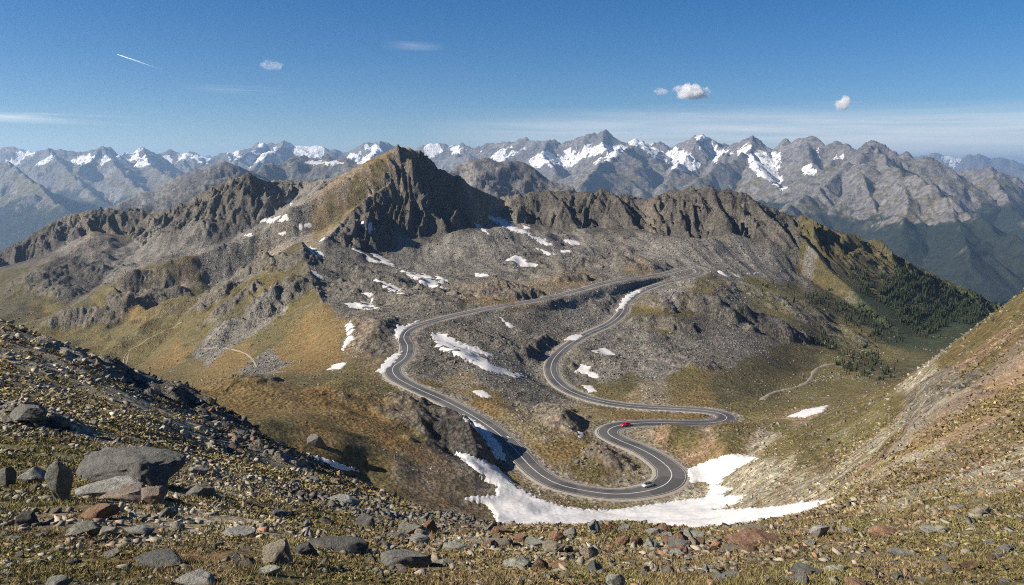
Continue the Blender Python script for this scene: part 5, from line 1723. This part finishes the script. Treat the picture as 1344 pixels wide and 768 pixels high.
# ------------------------------------------------------------------ alpine turf: cushions and grass blades
def heath(n_, ar, yr, nl, rad, bias):
    """low heath: domes of tiny leaves"""
    a, y, ri, ci = sample_ground(n_, ar, yr)
    pn = fbm(a * y / 1.3, y / 1.3, 3, 95)
    pn = pn + 0.6 * fbm(a * y / (0.12 * yr[1]), y / (0.12 * yr[1]), 2, 97)
    keep = (rdist[ri, ci] > 9) & ~SNOWMASK[ri, ci] & (rng.random(len(a)) < np.clip(bias + 1.4 * pn + 1.3 * (VEG[ri, ci] - 0.6), 0.03, 1))
    a, y, ri, ci = a[keep], y[keep], ri[keep], ci[keep]
    n = len(a)
    r_ = (0.05 + 0.11 * rng.random(n) ** 1.6) * np.clip(y / 8, 0.8, rad)
    th = rng.uniform(0, 2 * np.pi, (n, nl))
    rr = np.sqrt(rng.random((n, nl)))
    x0 = (a * y)[:, None] + np.cos(th) * rr * r_[:, None]
    y0 = y[:, None] + np.sin(th) * rr * r_[:, None]
    z0 = height(x0.ravel(), y0.ravel()).reshape(n, nl) + (1 - rr ** 2) * r_[:, None] * 0.42 * rng.uniform(.6, 1.1, (n, nl))
    sz = 0.011 * np.clip(y / 7, 0.9, 17)[:, None] * rng.uniform(.6, 1.4, (n, nl))
    V = np.empty((n, nl, 3, 3))
    c0 = np.stack([x0, y0, z0], -1)
    for k in range(3):
        V[:, :, k] = c0 + rng.normal(0, 1, (n, nl, 3)) * sz[..., None] * np.array([1, 1, .7])
    c = 1.25 * PLANT[ri, ci] * (1 + 0.22 * rng.normal(size=(n, 1)))
    mo = rng.random(n) < 0.3
    c[mo] = np.array([.150, .130, .050]) * (1 + 0.2 * rng.normal(size=(mo.sum(), 1)))
    br = rng.random(n) < 0.2
    c[br] = np.array([.13, .085, .05]) * (1 + 0.2 * rng.normal(size=(br.sum(), 1)))
    c = np.clip(c[:, None] * (1 + 0.3 * rng.normal(size=(n, nl, 1))), .015, .4)
    c = np.repeat(c.reshape(-1, 3), 3, 0)
    mat = attr_material('heath_leaves', 30.0, 0.3, 0)
    m = n * nl
    link('ground_cover', mesh_from(V.reshape(-1, 3), None, 'ground_cover', False, {'tone': np.c_[c, np.ones(len(c))]}, tris=np.arange(m * 3).reshape(-1, 3), mat=mat), kind='stuff')


heath(16000, (-.72, .72), (3.3, 40), 26, 2.6, 0.14)
heath(16000, (-.72, .45), (32, 105), 16, 5.0, 0.30)
heath(24000, (.05, .74), (34, 300), 12, 9.0, -0.08)


def grass():
    a, y, ri, ci = sample_ground(60000, (-.72, .72), (3.3, 30))
    pn = fbm(a * y / 1.1, y / 1.1, 3, 96)
    keep = rng.random(len(a)) < np.clip(0.16 + 1.5 * pn + 1.2 * (VEG[ri, ci] - 0.6), 0.02, 1)
    a, y, ri, ci = a[keep], y[keep], ri[keep], ci[keep]
    nb = 9
    n = len(a) * nb
    x0 = np.repeat(a * y, nb) + rng.normal(0, 1, n) * 0.035 * np.repeat(np.clip(y / 7, 1, 3), nb)
    y0 = np.repeat(y, nb) + rng.normal(0, 1, n) * 0.035 * np.repeat(np.clip(y / 7, 1, 3), nb)
    z0 = height(x0, y0) - 0.005
    hgt = rng.uniform(0.02, 0.06, n) * np.repeat(np.clip(y / 9, 0.9, 1.9), nb)
    wd = 0.0042 * np.repeat(np.clip(y / 6, 1, 3.4), nb)
    an = rng.uniform(0, 2 * np.pi, n)
    le = rng.uniform(0.2, 1.1, n) * hgt
    la = rng.uniform(0, 2 * np.pi, n)
    dx, dy = np.cos(an) * wd, np.sin(an) * wd
    V = np.empty((n, 3, 3))
    V[:, 0] = np.stack([x0 - dx, y0 - dy, z0], 1)
    V[:, 1] = np.stack([x0 + dx, y0 + dy, z0], 1)
    V[:, 2] = np.stack([x0 + np.cos(la) * le, y0 + np.sin(la) * le, z0 + hgt], 1)
    tuft = 1.25 * PLANT[ri, ci] * (1 + 0.3 * rng.normal(size=(len(a), 1)))
    dry = rng.random(len(a)) < 0.3
    tuft[dry] = np.array([.215, .172, .085]) * (1 + 0.2 * rng.normal(size=(dry.sum(), 1)))
    c = np.repeat(np.clip(np.repeat(tuft, nb, 0) * (1 + 0.2 * rng.normal(size=(n, 1))), .02, .45), 3, 0)
    mat = attr_material('alpine_grass', 20.0, 0.2, 0)
    link('grass', mesh_from(V.reshape(-1, 3), None, 'grass', False, {'tone': np.c_[c, np.ones(len(c))]}, tris=np.arange(n * 3).reshape(-1, 3), mat=mat), kind='stuff')


grass()
print('turf', round(time.time() - T_START, 1))

# ------------------------------------------------------------------ conifers on the lower flank
NEEDLE = plain('conifer_needles', (.026, .040, .022), (.075, .090, .050), 0.06, 0.9, 0.0, 0.1)
BARK = plain('conifer_bark', (.06, .045, .035), (.11, .09, .07), 2.0)


def crown_shape(seed, tiers=7, seg=9):
    """ragged tiers of drooping boughs round the stem, unit height"""
    r = np.random.default_rng(seed)
    V, T_ = [], []
    for i in range(tiers):
        f = i / tiers
        z0 = 0.10 + 0.86 * f
        rad = 0.24 * (1 - f) ** 0.85 + 0.02
        top = min(1.0, z0 + 0.30 * (1 - 0.5 * f))
        base = len(V)
        V.append((0, 0, top))
        ph = r.uniform(0, 6.28)
        for k in range(seg):
            an = ph + 2 * math.pi * k / seg
            rr = rad * r.uniform(0.55, 1.2) * (1.0 if k % 2 else 0.72)
            V.append((math.cos(an) * rr, math.sin(an) * rr, z0 + r.uniform(-.05, .03)))
        V.append((0, 0, z0 + 0.05))
        for k in range(seg):
            T_.append((base, base + 1 + k, base + 1 + (k + 1) % seg))
            T_.append((base + seg + 1, base + 1 + (k + 1) % seg, base + 1 + k))
    return np.array(V), np.array(T_)


def trunk_shape():
    V, T_ = [], []
    for z, r_ in ((-0.06, .026), (0.5, .014), (0.97, .003)):
        for k in range(6):
            V.append((math.cos(k * 1.047) * r_, math.sin(k * 1.047) * r_, z))
    for i in (0, 1):
        for k in range(6):
            a_, b_ = i * 6 + k, i * 6 + (k + 1) % 6
            T_ += [(a_, b_, b_ + 6), (a_, b_ + 6, a_ + 6)]
    return np.array(V), np.array(T_)


CROWNS = [crown_shape(k) for k in range(6)]
TR = trunk_shape()
crown_me = [mesh_from(v, None, 'crown', False, tris=t, mat=NEEDLE) for v, t in CROWNS]
trunk_me = mesh_from(TR[0], None, 'trunk', True, tris=TR[1], mat=BARK)
WOODS = [([(1060, 436), (1090, 446), (1130, 460), (1160, 474), (1150, 477), (1110, 466), (1070, 447)], 170, 0.8), ([(1130, 476), (1165, 472), (1180, 478), (1172, 488), (1145, 486)], 22, 0.7),
         ([(1095, 398), (1125, 405), (1160, 428), (1185, 450), (1150, 440), (1115, 420)], 330, 0.8), ([(1115, 352), (1180, 374), (1235, 402), (1185, 402), (1130, 378)], 520, 0.7), ([(1150, 378), (1200, 392), (1240, 420), (1225, 445), (1190, 425)], 900, 0.9),
         ([(1170, 350), (1230, 376), (1296, 402), (1270, 425), (1235, 412), (1200, 385)], 1500, 0.9), ([(1095, 480), (1120, 476), (1175, 492), (1165, 500)], 200, 0.8),
         ([(1055, 388), (1075, 380), (1092, 392), (1080, 405)], 110, 0.8), ([(1000, 372), (1030, 380), (1060, 400), (1030, 402)], 26, 0.6), ([(985, 480), (1010, 470), (1030, 490)], 14, 0.5)]
tree_pts = []
rt = random.Random(3)
for poly, n, hs in WOODS:
    xs, ys = [p[0] for p in poly], [p[1] for p in poly]
    got = 0
    for k in range(n * 6):
        px, py = rt.uniform(min(xs), max(xs)), rt.uniform(min(ys), max(ys))
        sd_ = float(in_poly(np.array([px]), np.array([py]), poly)[0])
        if sd_ < -rt.random() * 9 or rt.random() > 0.36 + 0.9 * float(pnoise(np.array([px / 16.0]), np.array([py / 7.0 + px / 14.0]), 44)[0]):
            continue
        p = raymarch(px, py, 420)
        if p[1] > 1750 or p[1] < 430:
            continue
        tree_pts.append((p, (2.2 + 6.2 * rt.random() ** 1.5) * (0.75 + 0.25 * hs) * min(1.15, p[1] / 1000), sd_))
        got += 1
        if got >= n:
            break
vis = sorted(range(len(tree_pts)), key=lambda i: -tree_pts[i][1] / tree_pts[i][0][1])
solo = set(vis[:280])
bulk_v, bulk_t, bulk_n = [], [], 0
for i, (p, h, sd_) in enumerate(tree_pts):
    rot = rt.uniform(0, 6.28)
    k = rt.randrange(6)
    w = rt.uniform(.8, 1.15)
    if i in solo:
        t = bpy.data.objects.new('conifer', None)
        COL.objects.link(t)
        t.location = (p[0], p[1], p[2] - 0.2)
        t.rotation_euler = (0, 0, rot)
        t.scale = (h * w, h * w, h)
        t['label'] = 'dark green conifer of the wood on the flank below the rocky right ridge'
        t['category'] = 'conifer'
        t['group'] = 'conifers on the flank of the right ridge'
        link('crown', crown_me[k], t)
        link('trunk', trunk_me, t)
    else:
        c_, s_ = math.cos(rot), math.sin(rot)
        v = CROWNS[k][0]
        bulk_v.append(np.stack([(v[:, 0] * c_ - v[:, 1] * s_) * h * w + p[0], (v[:, 0] * s_ + v[:, 1] * c_) * h * w + p[1], v[:, 2] * h + p[2] - 0.4], 1))
        bulk_t.append(CROWNS[k][1] + bulk_n)
        bulk_n += len(v)
if bulk_v:
    link('forest', mesh_from(np.concatenate(bulk_v), None, 'forest', False, tris=np.concatenate(bulk_t), mat=NEEDLE), kind='stuff')
print('trees', len(tree_pts), round(time.time() - T_START, 1))

# ------------------------------------------------------------------ cars
def paint(name, c, rough=0.28, metal=0.0, coat=0.6):
    m, nt, N, L, bs = new_mat(name)
    b = NB(nt)
    n = b.noise(b.obj(), 3.0, 4, 0.6)
    L.new(b.mix(n, tuple(x * .92 for x in c) + (1,), tuple(min(1, x * 1.06) for x in c) + (1,)), bs.inputs['Base Color'])
    bs.inputs['Roughness'].default_value = rough
    bs.inputs['Metallic'].default_value = metal
    bs.inputs['Coat Weight'].default_value = coat
    return m


GLASS_D = paint('car_glass', (.015, .018, .024), 0.08, 0, 0.3)
TYRE = paint('tyre_rubber', (.02, .02, .02), 0.85, 0, 0)
RIM = paint('alloy_rim', (.45, .45, .46), 0.3, 0.9, 0)
LAMP = paint('lamp_lens', (.75, .76, .78), 0.1, 0.2, 0.5)
TAIL = paint('tail_lens', (.35, .012, .01), 0.2, 0, 0.5)
TRIM = paint('black_trim', (.03, .03, .03), 0.6, 0, 0)


def loft(stations, name, mat, parent, caps=True, smooth=True):
    """stations: (x, [(y, z) ring]) joined along x"""
    v, q, tr = [], [], []
    n = len(stations[0][1])
    for x, ring in stations:
        v += [(x, y_, z_) for y_, z_ in ring]
    for i in range(len(stations) - 1):
        for k in range(n):
            a_, b_ = i * n + k, i * n + (k + 1) % n
            q.append((a_, b_, b_ + n, a_ + n))
    if caps:
        for i in (0, len(stations) - 1):
            c = len(v)
            v.append((stations[i][0], sum(p[0] for p in stations[i][1]) / n, sum(p[1] for p in stations[i][1]) / n))
            for k in range(n):
                a_, b_ = i * n + k, i * n + (k + 1) % n
                tr.append((c, b_, a_) if i == 0 else (c, a_, b_))
    return link(name, mesh_from(np.array(v), q, name, smooth, tris=tr or None, mat=mat), parent)


def section(hw_, z0, z1, shoulder=0.12, belly=0.1):
    return [(-hw_ + belly, z0), (hw_ - belly, z0), (hw_, z0 + 0.18), (hw_, z1 - shoulder), (hw_ - shoulder, z1), (-hw_ + shoulder, z1), (-hw_, z1 - shoulder), (-hw_, z0 + 0.18)]


def lathe_y(profile, name, mat, parent, loc, seg=20):
    v, q = [], []
    for r_, y_ in profile:
        for k in range(seg):
            an = 2 * math.pi * k / seg
            v.append((math.cos(an) * r_, y_, math.sin(an) * r_))
    for i in range(len(profile) - 1):
        for k in range(seg):
            a_, b_ = i * seg + k, i * seg + (k + 1) % seg
            q.append((a_, b_, b_ + seg, a_ + seg))
    o = link(name, mesh_from(np.array(v), q, name, True, mat=mat), parent)
    o.location = loc
    return o


def box_part(name, mat, parent, c, s):
    x, y_, z_ = s[0] / 2, s[1] / 2, s[2] / 2
    e = 0.8
    st = [(-x, [(-y_ * e, -z_ * e), (y_ * e, -z_ * e), (y_ * e, z_ * e), (-y_ * e, z_ * e)]), (-x * .7, [(-y_, -z_), (y_, -z_), (y_, z_), (-y_, z_)]),
          (x * .7, [(-y_, -z_), (y_, -z_), (y_, z_), (-y_, z_)]), (x, [(-y_ * e, -z_ * e), (y_ * e, -z_ * e), (y_ * e, z_ * e), (-y_ * e, z_ * e)])]
    o = loft(st, name, mat, parent, True, False)
    o.location = c
    return o


def car(px, py, body, roofm, label, heading_sign, lat=0.0):
    p = raymarch(px, py, 150)
    i = int(np.argmin(((ROAD[:, :2] - p[:2]) ** 2).sum(1)))
    off = float((p[:2] - ROAD[i, :2]) @ RN[i]) + lat
    off = max(-3.0, min(3.0, off))
    xy = ROAD[i, :2] + RN[i] * off
    t = RT[i] * heading_sign
    root = bpy.data.objects.new('car', None)
    COL.objects.link(root)
    root.location = (xy[0], xy[1], ROAD[i, 2] + 0.075)
    root.rotation_euler = (0, 0, math.atan2(t[1], t[0]))
    root['label'] = label
    root['category'] = 'car'
    root['group'] = 'cars on the mountain road'
    S = section
    loft([(-2.15, S(.70, .34, .78)), (-2.05, S(.82, .26, .90)), (-1.5, S(.88, .22, .95)), (-.6, S(.90, .22, .95)), (.5, S(.90, .22, .94)), (1.2, S(.89, .22, .88)), (1.75, S(.85, .22, .80)), (2.08, S(.76, .26, .68)), (2.18, S(.62, .34, .58))],
         'body', body, root)
    def cab(hb, ht, z0, z1):
        return [(-hb, z0), (hb, z0), (ht + .04, z1 - .08), (ht - .06, z1), (-ht + .06, z1), (-ht - .04, z1 - .08)]
    loft([(-1.85, cab(.72, .62, .86, .93)), (-1.25, cab(.78, .60, .88, 1.34)), (-.5, cab(.80, .60, .88, 1.44)), (.15, cab(.80, .60, .88, 1.43)), (.55, cab(.80, .62, .86, 1.25)), (1.15, cab(.74, .66, .82, .90))], 'cabin_glass', GLASS_D, root)
    loft([(-1.25, [(-.56, 1.345), (.56, 1.345), (.5, 1.37), (-.5, 1.37)]), (-.5, [(-.57, 1.445), (.57, 1.445), (.5, 1.475), (-.5, 1.475)]), (.15, [(-.57, 1.435), (.57, 1.435), (.5, 1.465), (-.5, 1.465)]), (.34, [(-.55, 1.36), (.55, 1.36), (.5, 1.385), (-.5, 1.385)])], 'roof', roofm, root)
    for sx in (-1.32, 1.32):
        for sy in (-1, 1):
            w = lathe_y([(.20, -.10), (.29, -.11), (.32, -.07), (.32, .07), (.29, .11), (.20, .10)], 'wheel', TYRE, root, (sx, sy * .80, .32))
            lathe_y([(.20, .095 * sy), (.17, .07 * sy), (.06, .09 * sy), (.001, .09 * sy)], 'rim', RIM, w, (0, 0, 0))
    for sy in (-1, 1):
        box_part('headlight', LAMP, root, (2.03, sy * .58, .62), (.22, .30, .13))
        box_part('tail_light', TAIL, root, (-2.07, sy * .60, .76), (.14, .26, .13))
        box_part('wing_mirror', body, root, (.62, sy * .96, .96), (.14, .18, .12))
    box_part('grille', TRIM, root, (2.13, 0, .48), (.12, .8, .12))
    return root


WHITE = paint('silver_white_paint', (.46, .49, .54), 0.3)
RED = paint('red_paint', (.46, .012, .035), 0.25)
NAVY = paint('dark_roof_paint', (.05, .06, .085), 0.25)
_dir = -1.0
car(850, 638.5, WHITE, NAVY, 'silver grey car with a dark roof on the lowest road bend', -1.0)
car(822, 559.5, RED, RED, 'red car on the road leaving the upper end of the loop', -1.0)

# ------------------------------------------------------------------ clouds and vapour trail
def cloud(px, py, Y, w_px, h_px, density, label, seed, lumps):
    c = P3(px, py, Y)
    W, H = w_px * Y / F, h_px * Y / F
    ax = np.array([W * 0.62, W * 0.5, H * 0.72])
    bv, bt = ICO[3]
    me = mesh_from(bv * ax, None, 'cloud', True, tris=bt)
    m = bpy.data.materials.new('cloud_vapour')
    m.use_nodes = True
    nt = m.node_tree
    nt.nodes.remove(nt.nodes['Principled BSDF'])
    b = NB(nt)
    pv = nt.nodes.new('ShaderNodeVolumePrincipled')
    pv.inputs['Color'].default_value = (.98, .98, .98, 1)
    pv.inputs['Anisotropy'].default_value = 0.2
    p = b.obj()
    off = b.N.new('ShaderNodeVectorMath')
    off.inputs[1].default_value = (seed * 731.0, 0, seed * 377.0)
    b.L.new(p, off.inputs[0])
    nz = b.noise(off.outputs[0], 1.5 / H, 7, 0.6)
    ln = b.N.new('ShaderNodeVectorMath')
    ln.operation = 'LENGTH'
    b.L.new(b.mapping(p, tuple(1 / ax)), ln.inputs[0])
    sz = b.N.new('ShaderNodeSeparateXYZ')
    b.L.new(p, sz.inputs[0])
    base = b.rng(sz.outputs[2], -0.42 * H, -0.22 * H)
    d = b.math('SUBTRACT', b.math('MULTIPLY', nz, lumps), b.math('ADD', b.math('MULTIPLY', ln.outputs['Value'], 1.0), 0.5 * lumps - 0.72))
    nt.links.new(b.math('MULTIPLY', b.math('MULTIPLY', b.rng(d, 0.0, 0.22), base), density), pv.inputs['Density'])
    nt.links.new(pv.outputs[0], nt.nodes['Material Output'].inputs['Volume'])
    me.materials.append(m)
    o = link('cloud', me, label=label, category='cloud', group='small clouds')
    o.location = c
    return o


cloud(909, 122, 14000, 46, 19, 0.020, 'larger white puffy cloud above the snowy peaks, flat-bottomed', 1, 2.4)
cloud(1104, 136, 14000, 22, 21, 0.022, 'compact round white cloud alone at the right', 2, 2.0)
cloud(868, 121, 14000, 18, 9, 0.008, 'faint tiny wisp just left of the larger white cloud', 3, 2.6)
cloud(357, 87, 14000, 26, 12, 0.0028, 'ragged faint wisp alone high in the left sky', 4, 3.4)


def contrail():
    A, B = P3(154, 71.5, 30000), P3(214, 92, 30000)
    V, q = [], []
    n, seg = 40, 8
    d = (B - A)
    side = np.cross(d / np.linalg.norm(d), [0, 1, 0])
    for i in range(n + 1):
        f = i / n
        r_ = 4 + 15 * math.sin(math.pi * min(1, f * 1.15) ** 0.7) * (1 - 0.3 * f) + 3 * math.sin(i * 1.7)
        r_ = max(2.0, r_)
        for k in range(seg):
            an = 2 * math.pi * k / seg
            V.append(A + d * f + side * r_ * math.cos(an) + np.array([0, 1, 0]) * r_ * math.sin(an))
    for i in range(n):
        for k in range(seg):
            a_, b_ = i * seg + k, i * seg + (k + 1) % seg
            q.append((a_, b_, b_ + seg, a_ + seg))
    V = np.array(V)
    m, nt, N, L, bs = new_mat('vapour_trail')
    b = NB(nt)
    bs.inputs['Base Color'].default_value = (.95, .95, .95, 1)
    bs.inputs['Roughness'].default_value = 1
    gx = N.new('ShaderNodeSeparateXYZ')
    L.new(b.obj(), gx.inputs[0])
    L.new(b.rng(gx.outputs[0], -850, 850, 0.9, 0.35), bs.inputs['Alpha'])
    tr = N.new('ShaderNodeBsdfTranslucent')
    tr.inputs['Color'].default_value = (.95, .95, .95, 1)
    tp = N.new('ShaderNodeBsdfTransparent')
    ad = N.new('ShaderNodeAddShader')
    L.new(bs.outputs[0], ad.inputs[0])
    L.new(tr.outputs[0], ad.inputs[1])
    mx = N.new('ShaderNodeMixShader')
    L.new(b.rng(gx.outputs[0], -850, 850, 0.7, 0.08), mx.inputs[0])
    L.new(tp.outputs[0], mx.inputs[1])
    L.new(ad.outputs[0], mx.inputs[2])
    bs.inputs['Alpha'].default_value = 1.0
    for l_ in list(bs.inputs['Alpha'].links):
        L.remove(l_)
    L.new(mx.outputs[0], nt.nodes['Material Output'].inputs['Surface'])
    c = (A + B) / 2
    o = link('contrail', mesh_from(V - c, q, 'contrail', True, mat=m), label='thin white vapour trail slanting across the upper left sky', category='contrail')
    o.location = c


contrail()

# ------------------------------------------------------------------ light, sky, camera
def setup_world():
    w = bpy.data.worlds.new('World')
    scene.world = w
    w.use_nodes = True
    nt = w.node_tree
    N, L = nt.nodes, nt.links
    bg = N['Background']
    b = NB(nt)
    sky = N.new('ShaderNodeTexSky')
    sky.sky_type = 'NISHITA'
    sky.sun_disc = False
    sky.sun_elevation = SUN_EL
    sky.sun_rotation = SUN_AZ
    sky.altitude = 2400
    sky.air_density = 1.0
    sky.dust_density = 0.5
    sky.ozone_density = 3.5
    # thin high cloud near the horizon, as directions in the sky
    tc = N.new('ShaderNodeTexCoord').outputs['Generated']
    sx = N.new('ShaderNodeSeparateXYZ')
    L.new(tc, sx.inputs[0])
    az = b.math('ARCTAN2', sx.outputs[0], sx.outputs[1])
    el = sx.outputs[2]
    cb = N.new('ShaderNodeCombineXYZ')
    L.new(b.math('MULTIPLY', az, 3.2), cb.inputs[0])
    L.new(b.math('ADD', b.math('MULTIPLY', el, 90.0), b.math('MULTIPLY', az, 1.2)), cb.inputs[1])
    n1 = b.noise(cb.outputs[0], 1.0, 7, 0.62, 0.4)

    def band(v, c, w):
        return b.math('SUBTRACT', 1.0, b.math('DIVIDE', b.math('ABSOLUTE', b.math('SUBTRACT', v, c)), w), clamp=True)
    veil = b.math('MULTIPLY', b.rng(el, 0.072, 0.048), b.rng(az, -0.12, 0.12))
    veil = b.math('MULTIPLY', veil, b.rng(n1, 0.30, 0.62, 0.15, 0.6))
    st1 = b.math('MULTIPLY', band(el, 0.064, 0.012), b.math('MULTIPLY', b.rng(az, 0.05, 0.2), b.rng(n1, 0.5, 0.68, 0, 0.5)))
    st2 = b.math('MULTIPLY', band(el, 0.053, 0.008), b.math('MULTIPLY', band(az, -0.56, 0.16), b.rng(n1, 0.44, 0.6, 0, 0.75)))
    st3 = b.math('MULTIPLY', band(el, 0.088, 0.006), b.math('MULTIPLY', band(az, -0.32, 0.06), b.rng(n1, 0.4, 0.65, 0, 0.5)))
    st4 = b.math('MULTIPLY', band(el, 0.142, 0.006), b.math('MULTIPLY', band(az, -0.12, 0.04), b.rng(n1, 0.4, 0.65, 0, 0.35)))
    mk = b.math('MAXIMUM', b.math('MAXIMUM', veil, st1), b.math('MAXIMUM', st2, b.math('MAXIMUM', st3, st4)))
    hs = N.new('ShaderNodeHueSaturation')
    hs.inputs['Saturation'].default_value = 1.36
    hs.inputs['Hue'].default_value = 0.505
    hs.inputs['Value'].default_value = 0.76
    L.new(sky.outputs[0], hs.inputs['Color'])
    L.new(b.mix(mk, hs.outputs[0], (9.2, 9.0, 9.0, 1)), bg.inputs['Color'])
    bg.inputs['Strength'].default_value = 0.06


setup_world()
sun = bpy.data.lights.new('sun', 'SUN')
sun.energy = 5.0
sun.angle = math.radians(0.5)
sun.color = (1.0, 0.91, 0.79)
so = link('sun', sun)
sd = Vector((math.sin(SUN_AZ) * math.cos(SUN_EL), math.cos(SUN_AZ) * math.cos(SUN_EL), math.sin(SUN_EL)))
so.rotation_euler = sd.to_track_quat('Z', 'Y').to_euler()
so.location = sd * 3000

cam = bpy.data.cameras.new('camera')
cam.sensor_fit = 'HORIZONTAL'
cam.sensor_width = 36
cam.lens = 36 * F / 1344.0
cam.clip_start = 0.1
cam.clip_end = 200000
co = link('camera', cam)
co.rotation_euler = (math.radians(90) - PITCH, 0, 0)
scene.camera = co

vs = scene.view_settings
vs.view_transform = 'Standard'
vs.look = 'None'
vs.gamma = 1
vs.use_curve_mapping = False
vs.exposure = 0.98
scene.cycles.use_denoising = False
scene.cycles.denoiser = 'OPENIMAGEDENOISE'
scene.cycles.denoising_input_passes = 'RGB_ALBEDO_NORMAL'
scene.cycles.denoising_prefilter = 'ACCURATE'
scene.cycles.filter_width = 1.1
scene.cycles.volume_bounces = 4
print('script', round(time.time() - T_START, 1))
